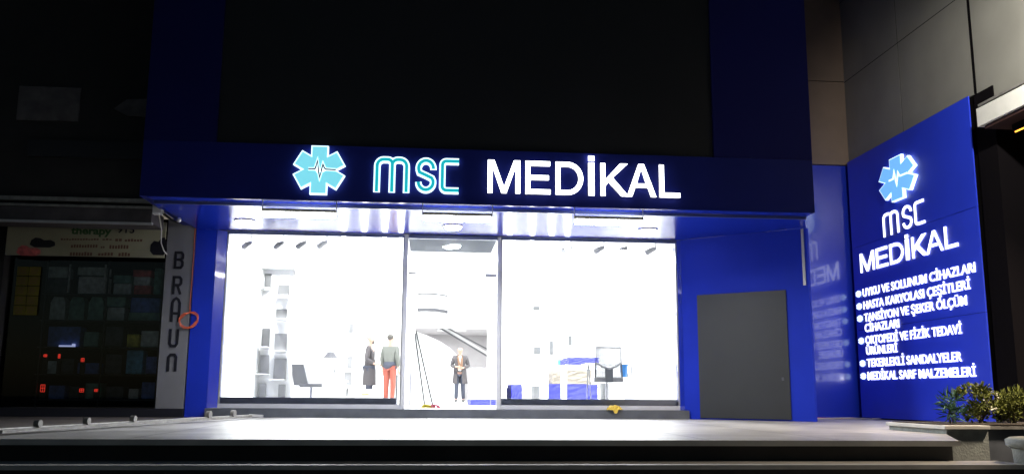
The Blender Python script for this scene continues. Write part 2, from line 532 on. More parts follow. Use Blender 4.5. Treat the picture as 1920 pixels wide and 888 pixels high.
MB().slab((p.x - 0.02, p.y + 0.015, 2.07) + sn * 0.002 if False else Vector((p.x - 0.015, p.y + 0.013, 2.07)) + sn * 0.002, sd * 0.04, (0, 0, 0.87), sn * 0.015).build('trim_strip', M['alu2'], B)  # pale solid strip in place of a reflection along the wall edge
# plinth, sills, frames
MB().box(-3.39, 4.20, -0.10, 0.5, TZ + 0.002, 0.165).build('plinth', M['charcoal'], B)
for xa, xb in ((-3.244, -0.42), (1.16, 4.104)):
    w = MB().box(xa, xb, 0.09, 0.14, 0.168, 0.235).build('window', M['alu'], B)
    MB().box(xa, xb - 0.07 if xa < 0 else xb, 0.16, 0.30, 0.168, 0.335).build('sill', M['sill'], w)
    MB().box(xa + 0.001, xb - 0.001, 0.091, 0.13, 2.91, SZ2 - 0.003).build('frame', M['bluealu'], w)
    MB().box(xa, xa + 0.022, 0.095, 0.135, 0.236, 2.909).build('frame', M['alu2'], w)
    MB().box(xb - 0.022, xb, 0.095, 0.135, 0.236, 2.909).build('frame', M['alu2'], w)
    MB().box(xa + 0.023, xb - 0.023, 0.11, 0.122, 0.237, 2.908).build('pane', M['glass'], w)
MB().box(-0.418, -0.36, 0.06, 0.15, 0.168, SZ2 - 0.003).build('door_post', M['alu'], B)
MB().box(1.10, 1.158, 0.06, 0.15, 0.168, SZ2 - 0.003).build('door_post', M['alu'], B)
MB().box(-0.358, 1.098, 0.07, 0.14, 2.90, SZ2 - 0.003).build('transom', M['bluealu'], B)
MB().box(-0.357, 1.097, 0.10, 0.112, 2.33, 2.898).box(1.02, 1.097, 0.10, 0.112, 0.17, 2.327).build('pane', M['glass'], B)
d_ = MB().box(-0.352, 1.005, 0.10, 0.112, 0.18, 2.322).build('door', M['glass'], B)
MB().box(1.006, 1.016, 0.098, 0.114, 0.18, 2.322).build('edge_strip', M['alu2'], d_)
MB().box(0.90, 1.09, 0.09, 0.122, 2.29, 2.345).build('hinge', M['alu'], d_)
MB().box(-0.35, -0.22, 0.09, 0.122, 2.31, 2.345).build('hinge', M['alu2'], d_)
MB().tube([(-0.27, 0.06, 0.22), (-0.27, 0.06, 0.75)], 0.014).build('handle', M['alu'], d_)
# interior shell
MB().box(-3.7, 4.6, 0.5, 20.2, 0.10, 0.168).build('interior_floor', M['infloor'], B)
MB().box(-3.65, -3.45, 0.31, 20, 0.169, 6).box(4.35, 4.55, 1.10, 20, 0.169, 6).box(4.11, 4.149, 0.301, 1.095, 0.169, 3.14).build('interior_wall', M['inwall'], B)
MB().box(-3.445, -0.42, 14, 14.2, 0.169, 6).box(1.85, 4.345, 14, 14.2, 0.169, 6).box(-0.415, 1.845, 14, 14.2, 2.44, 6).build('interior_wall', M['inwall'], B)
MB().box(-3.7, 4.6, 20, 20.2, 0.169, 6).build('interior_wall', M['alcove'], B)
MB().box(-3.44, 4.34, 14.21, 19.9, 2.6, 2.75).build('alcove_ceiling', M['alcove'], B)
MB().box(-3.7, 4.6, 0.31, 6, 3.15, 3.25).box(-3.7, 4.6, 6.01, 20.2, 5.95, 6.1).box(-3.445, 4.345, 5.9, 6.0, 3.26, 5.94).build('interior_ceiling', M['inwall'], B)
MB().box(-3.44, 4.15, 0.145, 0.30, 2.957, 3.24).build('bulkhead', M['inwall'], B)
MB().box(-0.36, 1.10, 0.31, 1.65, 2.93, 2.98).build('vestibule_ceiling', M['grey_ceiling'], B)
# rounded white wall in the alcove
pts = [at(778, 620, 14.6), at(800, 628, 14.6), at(825, 640, 14.6), at(845, 653, 14.6), at(858, 668, 14.6), at(866, 690, 14.6)]
pl = [(p.x, p.z) for p in pts] + [(pts[-1].x, 0.17), (pts[0].x - 0.4, 0.17), (pts[0].x - 0.4, 2.43)]
mb = MB(); mb.add(*placed(loops_mesh([pl], 0.2), (0, 14.65, 0), (1, 0, 0), (0, 0, 1)))
mb.build('curved_wall', M['inwall'], B)
# staircase seen in the alcove, balcony rails above
def at3(x, y, Y): p = at(x, y, Y); return (p.x, p.y, p.z)
st = thing('staircase', 'pale stair flight with two grey sloping edges behind the open doorway', 'staircase', at3(870, 650, 15.5))
a, b = at(822, 612, 15.5), at(930, 676, 15.5)
MB().slab(a, b - a, (0, 0.5, 0), (0, 0, 0.12)).build('flight', M['white'], st)
MB().slab(a - Vector((0, 0.03, 0.04)), b - a, (0, 0.05, 0), (0, 0, 0.06)).build('stringer', M['chair'], st)
a2, b2 = at(832, 612, 15.5), at(930, 664, 15.5)
MB().slab(a2 - Vector((0, 0.03, 0)), b2 - a2, (0, 0.05, 0), (0, 0, 0.045)).build('handrail', M['chair'], st)
bal = thing('balcony_rail', 'curved pale balcony with thin and thick grey rails above the doorway opening', 'balcony', at3(812, 590, 13.6))
for ya, th, nm in ((549, 0.035, 'rail'), (577, 0.10, 'band')):
    cv = []
    for i in range(11):
        u = i / 10
        p = at(783 + 57 * u, ya + 4 * u * u - 1 * math.sin(PI * u), 13.6 + 0.25 * u)
        cv.append(p)
    mb = MB()
    for i in range(10):
        mb.slab(cv[i], cv[i + 1] - cv[i], (0, 0.3, 0), (0, 0, -th))
    mb.build(nm, M['dkmetal'], bal)
a = at(783, 540, 13.65); b = at(842, 600, 13.95)
MB().slab((a.x, 13.68, b.z), (b.x - a.x, 0.25, 0), (0, 0.2, 0), (0, 0, a.z - b.z)).build('parapet', M['white'], bal)

# ------------------------------------------------------------------ lamps inside
lamps = []
for i, (x, y, z) in enumerate([(-2.2, 3.2, 3.146), (0.4, 3.4, 3.146), (2.8, 3.2, 3.146), (-1.8, 9, 5.94), (2.6, 9, 5.94), (0.4, 12.3, 5.94)]):
    row = 'front' if y < 6 else 'rear'
    nm = {0: 'left lamp of the front ceiling row', 1: 'middle lamp of the front ceiling row', 2: 'right lamp of the front ceiling row',
          3: 'left lamp on the high rear ceiling', 4: 'right lamp on the high rear ceiling', 5: 'deepest lamp on the high rear ceiling'}[i]
    t = thing('ceiling_light', 'flat white rectangular light panel, ' + nm, 'ceiling light', (x, y, z), 'light panels on the shop ceiling')
    MB().box(x - 0.75, x + 0.75, y - 0.4, y + 0.4, z - 0.03, z).build('frame', M['white'], t)
    MB().box(x - 0.71, x + 0.71, y - 0.36, y + 0.36, z - 0.036, z - 0.031).build('diffuser', M['ceil_e'], t)
    l = bpy.data.lights.new('panel_light', 'AREA'); l.shape = 'RECTANGLE'; l.size = 1.4; l.size_y = 0.7
    l.energy = 340 if y < 6 else 480
    lo = bpy.data.objects.new('panel_light', l); COL.objects.link(lo); lo.parent = t; lo.location = (0, 0, -0.05)
# vertical light tubes behind the glass (seen mirrored in the canopy)
for side, xs in (('left', (645, 683, 722, 752)), ('right', (956, 998, 1035, 1064))):
    for i, px in enumerate(xs):
        x = at(px, 430, 0.5).x
        lab = 'vertical white light tube behind the %s window, %s counted from the left' % (side, ('first', 'second', 'third', 'fourth')[i])
        t = thing('light_tube', lab, 'light tube', (x, 0.5, 2.0), 'light tubes behind the shop windows')
        MB().tube([(x, 0.5, 2.2), (x, 0.5, 2.90)], 0.036, 10).build('tube', M['tube_e'], t)
        MB().tube([(x, 0.5, 2.901), (x, 0.5, 3.149)], 0.02, 8).build('holder', M['white'], t)
# track spotlights
def spot(px, py, i, side, scale=1.0):
    p = at(px, py, 0.9)
    lab = 'grey ceiling spotlight in the %s window, %s from the left' % (side, ('first', 'second', 'third', 'fourth', 'fifth')[i])
    t = thing('spotlight', lab, 'spotlight', (p.x, p.y, 3.14), 'spotlights above the shop windows')
    z = p.z + 0.02
    MB().box(p.x + 0.045, p.x + 0.06, 0.89, 0.91, z, 3.148).build('arm', M['chair'], t)
    mb = MB(); mb.tube([(p.x + 0.06, 0.9, z + 0.0), (p.x - 0.02, 0.93, z - 0.03), (p.x - 0.09, 1.0, z - 0.07)], [0.028, 0.045, 0.05], 12)
    mb.build('head', M['chair'], t)
    l = bpy.data.lights.new('spot_beam', 'AREA'); l.shape = 'DISK'; l.size = 0.12; l.energy = 32; l.spread = R(150)
    lo = bpy.data.objects.new('spot_beam', l); COL.objects.link(lo); lo.parent = t; lo.location = (-0.09, 0.14, z - 0.08 - 3.14); lo.rotation_euler = (R(52), 0, 0)
for i, q in enumerate([(465, 456), (525, 456), (567, 456), (607, 455)]): spot(*q, i, 'left')
for i, q in enumerate([(1066, 464), (1127, 465), (1170, 466), (1224, 467)]): spot(*q, i, 'right')
sp_ = at(664, 482, 5.0)
t = thing('air_vent', 'small dark slotted vent high behind the left window', 'vent', (sp_.x, sp_.y, sp_.z))
MB().box(sp_.x - 0.14, sp_.x + 0.14, 5.0, 5.06, sp_.z - 0.03, sp_.z + 0.03).build('grille', M['chair'], t)
MB().box(sp_.x - 0.02, sp_.x + 0.02, 5.0, 5.06, sp_.z + 0.031, 3.149).build('bracket', M['white'], t)

# ------------------------------------------------------------------ canopy lamps
floods = []
for i, (xa, xb) in enumerate(((492, 629), (793, 922), (1078, 1205))):
    a = at(xa, 405 + 4 * i, YF - 0.02); b = at(xb, 408 + 5 * i, YF - 0.02)
    zc = 2.79
    lab = 'slim linear floodlight hung under the canopy edge, ' + ('near the snowflake emblem' if i == 0 else 'above the glass door' if i == 1 else 'below the white sign letters')
    lab = ['slim linear floodlight under the canopy edge, above the left window', 'slim linear floodlight under the canopy edge, above the glass door', 'slim linear floodlight under the canopy edge, above the right window'][i]
    t = thing('linear_floodlight', lab, 'floodlight', (a.x, YF, zc), 'linear floodlights under the canopy edge')
    MB().box(a.x, b.x, YF - 0.05, YF + 0.05, zc + 0.03, zc + 0.075).build('housing', M['metal'], t)
    MB().box(a.x + 0.01, b.x - 0.01, YF - 0.055, YF + 0.045, zc - 0.032, zc + 0.029).build('diffuser', M['lamp_e'], t)
    l = bpy.data.lights.new('flood_light', 'AREA'); l.shape = 'RECTANGLE'; l.size = 1.2; l.size_y = 0.05; l.energy = 95; l.color = (0.95, 0.97, 1.0)
    lo = bpy.data.objects.new('flood_light', l); COL.objects.link(lo); lo.parent = t; lo.location = ((b.x - a.x) / 2, -0.07, -0.045); lo.rotation_euler = (R(-12), 0, 0)
    for x in (a.x - 0.012, b.x + 0.002):
        MB().box(x, x + 0.01, YF - 0.02, YF + 0.0, zc - 0.02, SZ - 0.008).build('bracket', M['alu'], t)
for i, (px, py) in enumerate(((459, 414), (849, 424), (1215, 431))):
    p = atz(px, py, SZ2 - 0.01)
    lab = ['round white downlight in the blue soffit above the left window', 'round white downlight in the blue soffit in front of the door', 'round white downlight in the blue soffit above the right window'][i]
    t = thing('downlight', lab, 'downlight', (p.x, p.y, SZ2), 'round downlights in the canopy soffit')
    MB().lathe((p.x, p.y, SZ2 - 0.02), [(0.15, 0), (0.155, 0.018)], 28).build('rim', M['white'], t)
    MB().lathe((p.x, p.y, SZ2 - 0.07), [(0.05, 0), (0.10, 0.01), (0.125, 0.03), (0.13, 0.048)], 28).build('diffuser', M['lamp_e'], t)
    l = bpy.data.lights.new('downlight_lamp', 'AREA'); l.shape = 'DISK'; l.size = 0.22; l.energy = 28
    lo = bpy.data.objects.new('downlight_lamp', l); COL.objects.link(lo); lo.parent = t; lo.location = (0, 0, -0.035)
p = atz(853, 459, 2.925)
t = thing('downlight', 'small round downlight in the grey ceiling just inside the door', 'downlight', (p.x, p.y, 2.93))
MB().lathe((p.x, p.y, 2.91), [(0.10, 0), (0.105, 0.019)], 24).build('rim', M['white'], t)
MB().lathe((p.x, p.y, 2.87), [(0.04, 0), (0.08, 0.01), (0.10, 0.038)], 24).build('diffuser', M['lamp_e'], t)

# ------------------------------------------------------------------ signs
def star(Rr, w, n=6):
    lp = []
    for k in range(n):
        a = R(90 + 60 * k)
        d = Vector((math.cos(a), math.sin(a))); q = Vector((-d.y, d.x))
        lp += [d * Rr - q * w / 2, d * Rr + q * w / 2]
        a2 = a + R(30)
        lp.append(Vector((math.cos(a2), math.sin(a2))) * w * 1.0)
    return lp
def star_grow(Rr, w, b): return star(Rr + b, w + 2 * b)
ECG = [(-0.17, 0.01), (-0.065, 0.01), (-0.05, 0.05), (-0.03, 0.15), (0.0, -0.05), (0.015, -0.13), (0.035, -0.03), (0.06, 0.09), (0.085, 0.03), (0.11, 0.01), (0.27, 0.005)]
def sc(pts, k): return [(p[0] * k, p[1] * k) for p in pts]
def Mlet(w, h, s):
    k = s * 1.02
    return [[(0, 0), (0, h), (s * 1.35, h), (w / 2, s * 1.35), (w - s * 1.35, h), (w, h), (w, 0), (w - s, 0), (w - s, h - s * 1.5), (w / 2 + s * 0.52, 0), (w / 2 - s * 0.52, 0), (s, h - s * 1.5), (s, 0)]]
def Elet(w, h, s): return [[(0, 0), (0, h), (w, h), (w, h - s), (s, h - s), (s, h / 2 + s / 2), (w * 0.95, h / 2 + s / 2), (w * 0.95, h / 2 - s / 2), (s, h / 2 - s / 2), (s, s), (w * 1.02, s), (w * 1.02, 0)]]
def Dlet(w, h, s):
    rx = w * 0.56
    o = [(0, 0), (0, h)] + arc(w - rx, h / 2, rx, h / 2, 90, -90, 20)
    i = [(s, s), (s, h - s)] + arc(w - rx, h / 2, rx - s, h / 2 - s, 90, -90, 20)
    return [o, i]
def Ilet(w, h, s): return [[(0, 0), (0, h), (w, h), (w, 0)]]
def Klet(w, h, s): return [[(0, 0), (0, h), (s, h), (s, h * 0.50), (w * 0.72, h), (w * 1.0, h), (w * 0.44, h * 0.56), (w * 1.02, 0), (w * 0.76, 0), (w * 0.29, h * 0.43), (s, h * 0.29), (s, 0)]]
def Alet(w, h, s):
    return [[(0, 0), (w / 2 - s * 0.6, h), (w / 2 + s * 0.6, h), (w, 0), (w - s * 1.1, 0), (w - s * 1.1 - w * 0.115, h * 0.28), (s * 1.1 + w * 0.115, h * 0.28), (s * 1.1, 0)],
            [(s * 1.1 + w * 0.165, h * 0.28 + s * 0.85), (w - s * 1.1 - w * 0.165, h * 0.28 + s * 0.85), (w / 2, h - s * 0.85)]]
def Llet(w, h, s): return [[(0, 0), (0, h), (s, h), (s, s), (w, s), (w, 0)]]
MED = [(Mlet, .775, 1.23), (Elet, 1.305, 1.65), (Dlet, 1.73, 2.12), (Ilet, 2.195, 2.28), (Klet, 2.37, 2.76), (Alet, 2.745, 3.165), (Llet, 3.215, 3.51)]
# strokes of the narrow lettering in a unit of 1.17 x 0.5
def msc_strokes(w=1.17, h=0.5, s=0.085):
    q = s / 2
    H = h - q
    r = 0.09
    m1 = [(q, q * 0), (q, H - r)] + arc(q + r, H - r, r, r, 180, 90, 6) + [(0.25 - 0.06, H)] + arc(0.25 - 0.06, H - r * 0.7, 0.06, r * 0.7, 90, 0, 5) + [(0.25, 0)]
    m2 = [(0.25 + 0.0, H - 0.055)] + arc(0.25 + 0.075, H - 0.075, 0.075, 0.075, 165, 90, 4) + [(0.49 - q - 0.09, H)] + arc(0.49 - q - 0.09, H - r, 0.09, r, 90, 0, 6) + [(0.49 - q, 0)]
    x0, x1 = 0.57 + q, 0.86 - q
    cx = (x0 + x1) / 2; rx = (x1 - x0) / 2
    S_ = [(x1, H - 0.12)] + arc(cx, H - 0.11, rx, 0.11, 0, 190, 14) + [(x0 + 0.015, H - 0.17), (cx, h / 2 - 0.0), (x1 - 0.02, 0.21)] + arc(cx, q + 0.11, rx, 0.11, 10, -180, 14)
    c0, c1 = 0.90 + q, 1.17
    C_ = [(c1, H), (c0 + r * 0.6, H)] + arc(c0 + r * 0.6, H - r * 0.6, r * 0.6, r * 0.6, 90, 180, 5)[1:] + [(c0, q + r * 0.6)] + arc(c0 + r * 0.6, q + r * 0.6, r * 0.6, r * 0.6, 180, 270, 5)[1:] + [(c1, q)]
    return [[m1, m2], [S_], [C_]]

FS = thing('fascia_sign', 'glowing storefront sign over the canopy with cyan emblem, teal and white letters', 'sign', (0.8, YF, 3.1))
O = Vector((-1.545, YF, 3.415))
U, V = (1, 0, 0), (0, 0, 1)
em = letter([star_grow(0.325, 0.20, 0.017)], 0.06, O, U, V, M['border_e'], FS, 'emblem')
letter([star(0.325, 0.20)], 0.006, O, U, V, M['cyan_e'], em, 'emblem_face', 0.061)
letter([ribbon(sc(ECG, 0.85), 0.042)], 0.003, O, U, V, M['border_e'], em, 'pulse_border', 0.068)
letter([ribbon(sc(ECG, 0.85), 0.017)], 0.003, O, U, V, M['trace'], em, 'pulse_line', 0.072)
O = Vector((-0.80, YF, 3.135))
for grp in msc_strokes():
    lt = None
    for k, st_ in enumerate(grp):
        o_ = letter([ribbon(st_, 0.088)], 0.05, O, U, V, M['border_e'], lt or FS, 'letter' if lt is None else 'stroke', 0.0015 * k)
        if lt is None: lt = o_
        letter([ribbon(st_, 0.044)], 0.006, O, U, V, M['teal_e'], lt, 'letter_face', 0.052 + 0.001 * k)
for fn, xa, xb in MED:
    lt = letter(fn(xb - xa, 0.47, 0.066), 0.012, (xa, YF, 3.16), U, V, M['white_e'], FS, 'letter', 0.045)
    letter(fn(xb - xa, 0.47, 0.066), 0.044, (xa, YF, 3.16), U, V, M['white_side'], lt, 'letter_side', 0)
    if fn is Ilet:
        q_ = [[(0, 0.495), (0, 0.57), (0.085, 0.57), (0.085, 0.495)]]
        letter(q_, 0.012, (xa, YF, 3.16), U, V, M['white_e'], lt, 'dot', 0.045)

XS = 7.57
SS = thing('side_sign', 'tall blue wall sign with snowflake emblem, white letters and six listed lines', 'sign', (XS, -1, TZ))
pz = [(TZ + 0.02, 1.55), (1.556, 3.02), (3.026, 4.62)]
for z0, z1 in pz:
    mb = MB(); n = 24; dd = 0.0 if z0 > 3 else 0.004
    for i in range(n + 1):
        u = i / n; y = -2.87 + 3.78 * u; x = XS + dd * (1 - (2 * u - 1) ** 2)
        mb.v += [Vector((x, y, z0)), Vector((x, y, z1)), Vector((x + 0.02, y, z1)), Vector((x + 0.02, y, z0))]
    for i in range(n):
        q = 4 * i
        for k in range(4): mb.f.append([q + k, q + (k + 1) % 4, q + 4 + (k + 1) % 4, q + 4 + k])
    mb.f += [[0, 1, 2, 3], [4 * n, 4 * n + 1, 4 * n + 2, 4 * n + 3]]
    bd = mb.build('board', M['blue_sign'], SS)
    pass
U, V = Vector((0, -1, 0)), Vector((0, 0, 1))
UX = Vector((0, -1.55, 0))
O = Vector((XS, -0.86, 3.90))
em = letter([star_grow(0.345, 0.215, 0.014)], 0.05, O, UX, V, M['border_e'], SS, 'emblem')
letter([star(0.345, 0.215)], 0.006, O, UX, V, M['skyblue_e'], em, 'emblem_face', 0.051)
letter([ribbon(sc(ECG, 0.85), 0.028)], 0.003, O, UX, V, M['border_e'], em, 'pulse_line', 0.058)
O = Vector((XS, 0.24 - 0.5 + 0.02, 3.03))
for grp in msc_strokes(s=0.075):
    lt = None
    for k, st_ in enumerate(grp):
        st2 = [(p[0] * 1.11, p[1] * 0.79) for p in st_]
        o_ = letter([ribbon(st2, 0.042)], 0.014, O, U, V, M['white_e2'], lt or SS, 'letter' if lt is None else 'stroke', 0.0015 * k)
        if lt is None: lt = o_
for fn, xa, xb in MED:
    k = 2.98 / 2.735
    ua, ub = (xa - 0.775) * k, (xb - 0.775) * k
    O = Vector((XS, 0.62 - ua, 2.545))
    lt = letter(fn(ub - ua, 0.335, 0.050), 0.014, O, U, V, M['white_e2'], SS, 'letter', 0)
    if fn is Ilet:
        letter([[(0, 0.352), (0, 0.405), (0.085, 0.405), (0.085, 0.352)]], 0.014, O, U, V, M['white_e2'], lt, 'dot', 0)
LN = [('UYKU VE SOLUNUM CİHAZLARI', -2.72, 2.125, 1), ('HASTA KARYOLASI ÇEŞİTLERİ', -2.57, 1.905, 1), ('TANSİYON VE ŞEKER ÖLÇÜM', -2.46, 1.69, 1), ('CİHAZLARI', -0.56, 1.51, 0),
      ('ORTOPEDİ VE FİZİK TEDAVİ', -2.28, 1.30, 1), ('ÜRÜNLERİ', -0.45, 1.12, 0), ('TEKERLEKLİ SANDALYELER', -2.23, 0.91, 1), ('MEDİKAL SARF MALZEMELERİ', -2.54, 0.69, 1)]
for txt, ye, z, bul in LN:
    y0 = 0.60
    vf = fit_text(txt, 0.008, 0.012, y0 - ye, 0.135)
    for wv in split_words(vf, txt.count(' ') + 1):
        mb = MB(); mb.add(*placed(wv, (XS - 0.005, y0, z), U, V)); mb.build('word', M['white_e2'], SS)
    if bul:
        b_ = letter([star(0.055, 0.034)], 0.02, (XS, 0.755, z + 0.065), (0, -1.6, 0), V, M['border_e'], SS, 'bullet_emblem', 0)

# ------------------------------------------------------------------ right side wall and corner
RW = thing('corner_building', 'pale stone clad building wall meeting the shop at the right', 'building', (XS, 0, 0))
XW = 7.65
rows = [(4.64, 6.18), (6.195, 7.75), (7.765, 9.5)]
cols = [(1.06, -0.94), (-0.955, -2.90)]
for z0, z1 in rows:
    for y0, y1 in cols:
        MB().box(XW, XW + 0.2, y1, y0, z0, z1).build('cladding_panel', M['stone'], RW)
MB().box(XW, XW + 0.2, -9.5, -2.96, 4.36, 9.5).build('cladding_panel', M['stone'], RW, bevel=0.006)
MB().box(XW - 0.003, XW + 0.06, -2.958, -2.902, 4.64, 9.5).build('gasket', M['dark'], RW)
MB().box(XW + 0.002, XW + 0.06, -0.954, -0.941, 4.64, 9.5).build('gasket', M['dark'], RW)
for z_ in (6.181, 7.751):
    MB().box(XW + 0.002, XW + 0.058, -2.9, -0.956, z_, z_ + 0.013).build('gasket', M['dark'], RW)
    MB().box(XW + 0.002, XW + 0.058, -0.939, 1.05, z_, z_ + 0.013).build('gasket', M['dark'], RW)
MB().box(XW + 0.06, XW + 0.3, -2.97, 1.06, 4.5, 9.6).build('backing', M['dark'], RW)
MB().box(XW + 0.01, XW + 0.3, -2.89, 1.06, TZ, 4.63).build('wall_base', M['dark'], RW)
MB().box(XW - 0.02, XW + 0.5, -3.34, -2.91, TZ - 0.5, 4.62).build('black_post', M['dark'], RW)
MB().box(6.0, XW - 0.002, 1.0, 1.3, 4.6, 6.19).box(6.0, XW - 0.002, 1.0, 1.3, 6.205, 9.6).build('pilaster', M['taupe'], RW)
MB().box(5.81, XW, 1.05, 1.3, TZ + 0.002, 4.59).build('blue_wall', M['blue_gloss'], B)
MB().box(9.0, 9.2, -12, -3.35, -1.05, 4.3).box(8.0, 9.0, -3.36, -3.34, -1.05, 4.3).build('recess_wall', M['dark'], RW)
MB().box(8.9, 8.99, -9, -3.5, -1, 2.55).build('brown_shutter', M['brown'], RW)
aw = thing('white_awning', 'white sloped edge of a neighbouring awning at the right frame border', 'awning', (7.2, -5, 4.1))
a = Vector((7.45, -3.30, 4.12)); 
MB().slab((7.38, -3.32, 4.02), (0, -5, 0), (0.22, 0, 0), (0, 0, 0.26)).build('edge_board', M['whitepaint'], aw, bevel=0.01)
MB().slab((7.36, -3.40, 4.285), (0, -5, 0), (0.22, 0, 0), (0, 0, 0.03)).build('edge_trim', M['metal'], aw)
MB().slab((7.42, -3.42, 3.97), (0, -5, 0), (1.4, 0, 0), (0, 0, 0.045)).build('underside', M['brown'], aw)
ol = at(1912, 246, -4.0)
ol = CAM + ray(1904, 247) * ((7.68 - CAM.x) / ray(1904, 247).x)
t = thing('strip_lamp', 'small orange lamp glowing under the awning at the far right', 'lamp', tuple(ol))
MB().tube([ol + Vector((0, 0.0, 0)), ol + Vector((0, -0.22, 0))], 0.011, 8).build('tube', M['orange_e'], t)
MB().box(ol.x - 0.03, ol.x + 0.03, ol.y - 0.24, ol.y + 0.02, ol.z + 0.012, 3.968).build('housing', M['dark'], t)
# lit wall lamp on the clad wall, just outside the frame to the right
t = thing('wall_lamp', 'warm lit wall lamp on the stone cladding above the awning, beyond the right frame edge', 'lamp', (7.6, -6.2, 5.3))
MB().tube([(7.6, -6.2, 5.3), (7.2, -6.2, 5.4), (6.2, -6.2, 5.36)], 0.02, 8).build('arm', M['metal'], t)
MB().lathe((6.2, -6.2, 5.22), [(0.16, 0), (0.10, 0.08), (0.04, 0.13)], 20).build('lamp_shade', M['metal'], t)
MB().ball((6.2, -6.2, 5.18), 0.06, 0.06, 0.07).build('bulb', M['street_e'], t)
l = bpy.data.lights.new('wall_lamp_light', 'SPOT'); l.shadow_soft_size = 0.08; l.energy = 700; l.color = (1.0, 0.95, 0.86); l.spot_size = R(96); l.spot_blend = 0.6
lo = bpy.data.objects.new('wall_lamp_light', l); COL.objects.link(lo); lo.parent = t; lo.location = (-1.4, 0, -0.24)
lo.rotation_euler = Vector((0.64, 0.74, -0.30)).to_track_quat('-Z', 'Y').to_euler()
# warm lamp under the awning, beyond the frame, beside the planter
t = thing('awning_lamp', 'warm orange lamp hanging under the awning above the planter, beyond the right frame edge', 'lamp', (7.9, -6.3, 3.96))
MB().box(7.86, 7.94, -6.6, -6.0, 3.90, 3.965).build('housing', M['metal'], t)
MB().tube([(7.9, -6.58, 3.88), (7.9, -6.02, 3.88)], 0.018, 8).build('tube', M['orange_e'], t)
l = bpy.data.lights.new('awning_light', 'AREA'); l.shape = 'RECTANGLE'; l.size = 0.1; l.size_y = 0.5; l.energy = 190; l.spread = R(95); l.color = (1.0, 0.82, 0.62)
lo = bpy.data.objects.new('awning_light', l); COL.objects.link(lo); lo.parent = t; lo.location = (0, 0, -0.11); lo.rotation_euler = Vector((-1.9, 1.6, -3.85)).to_track_quat('-Z', 'Y').to_euler()

# unseen light panel, added to brighten the alcove
t = thing('ceiling_light', 'flat white light panel on the alcove ceiling behind the doorway opening', 'ceiling light', (0.8, 17, 2.59))
MB().box(0.3, 1.3, 16.6, 17.4, 2.56, 2.598).build('frame', M['white'], t)
l = bpy.data.lights.new('panel_light', 'AREA'); l.shape = 'RECTANGLE'; l.size = 0.9; l.size_y = 0.7; l.energy = 330
lo = bpy.data.objects.new('panel_light', l); COL.objects.link(lo); lo.parent = t; lo.location = (0, 0, -0.05)

# ------------------------------------------------------------------ planter, pot, plants
def leafy(name, label, c, rx, ry, rz, n, ls, leafm, flowers=0, stems=7, group=None, spiky=False):
    t = thing(name, label, 'plant', c, group)
    mb = MB()
    for k in range(stems):
        a = rnd.uniform(0, 2 * PI); rr = rnd.uniform(0.3, 0.9)
        e = Vector((c[0] + rx * rr * math.cos(a), c[1] + ry * rr * math.sin(a), c[2] + rz * rnd.uniform(1.0, 1.8)))
        mb.tube([(c[0] + rnd.uniform(-.04, .04), c[1] + rnd.uniform(-.04, .04), c[2] - 0.03), (Vector(c) + e) / 2 + Vector((0, 0, .05)), e], [0.008, 0.006, 0.003], 5)
    mb.build('stem', M['twig'], t)
    lf = MB()
    clumps = [Vector((rnd.gauss(0, 0.5), rnd.gauss(0, 0.5), rnd.uniform(-0.7, 0.85))) for _ in range(16 if not spiky else 7)]
    for k in range(n):
        cc = clumps[k % len(clumps)]
        d = Vector((rnd.gauss(0, 1), rnd.gauss(0, 1), rnd.gauss(0, 1))).normalized() * rnd.uniform(0.1, 0.36)
        p = cc + d
        if p.length > 1.12: p = p.normalized() * rnd.uniform(0.8, 1.1)
        P = Vector((c[0] + p.x * rx, c[1] + p.y * ry, c[2] + rz + p.z * rz))
        dirn = (d.normalized() + Vector((0, 0, 0.5)) + Vector((rnd.gauss(0, .4), rnd.gauss(0, .4), rnd.gauss(0, .4)))).normalized()
        sd_ = dirn.cross(Vector((rnd.gauss(0, 1), rnd.gauss(0, 1), rnd.gauss(0, 1)))).normalized()
        nn = dirn.cross(sd_)
        L_ = ls * rnd.uniform(0.6, 1.3)
        w_ = L_ * (0.42 if not spiky else 0.2)
        if spiky: L_ *= 1.6
        lf.add([P, P + dirn * L_ * 0.45 + sd_ * w_ / 2 + nn * L_ * .06, P + dirn * L_ - nn * L_ * .1, P + dirn * L_ * 0.45 - sd_ * w_ / 2 + nn * L_ * .06], [[0, 1, 2], [0, 2, 3]])
    lf.build('foliage', leafm, t)
    for k in range(flowers):
        a = rnd.uniform(PI, 2 * PI); h = rnd.uniform(0.5, 1.6)
        P = (c[0] + rx * 0.8 * math.cos(a), c[1] + ry * 0.8 * math.sin(a), c[2] + rz * h)
        MB().ball(P, 0.009, 0.009, 0.009, 8).build('flower', M['petal'], t)
    return t
pn = thing('planter', 'low pale concrete planter with earth at the right end of the steps', 'planter', (5.34, -5.5, -1.09))
MB().box(5.34, 5.79, -5.5, -4.32, -1.09, 0.075).build('wall', M['concrete'], pn)
MB().box(5.31, 5.80, -5.53, -4.30, 0.076, 0.115).build('rim', M['nosing'], pn, bevel=0.005)
MB().box(5.802, 9.0, -5.40, -4.32, -1.09, 0.075).build('wall', M['charcoal'], pn)
MB().box(5.802, 9.0, -5.43, -4.30, 0.076, 0.105).build('rim', M['metal'], pn)
MB().box(5.36, 8.9, -5.38, -4.36, 0.116, 0.125).build('earth', M['soil'], pn)
leafy('leafy_plant', 'small blue-green spiky plant at the left end of the planter', (5.68, -5.05, 0.12), 0.15, 0.16, 0.145, 150, 0.075, M['leafb'], 0, 6, spiky=True)
leafy('flowering_shrub', 'bushy yellow-green shrub dotted with tiny pale flowers in the planter', (6.06, -4.95, 0.12), 0.24, 0.25, 0.215, 1500, 0.05, M['leafy'], 16, 10)
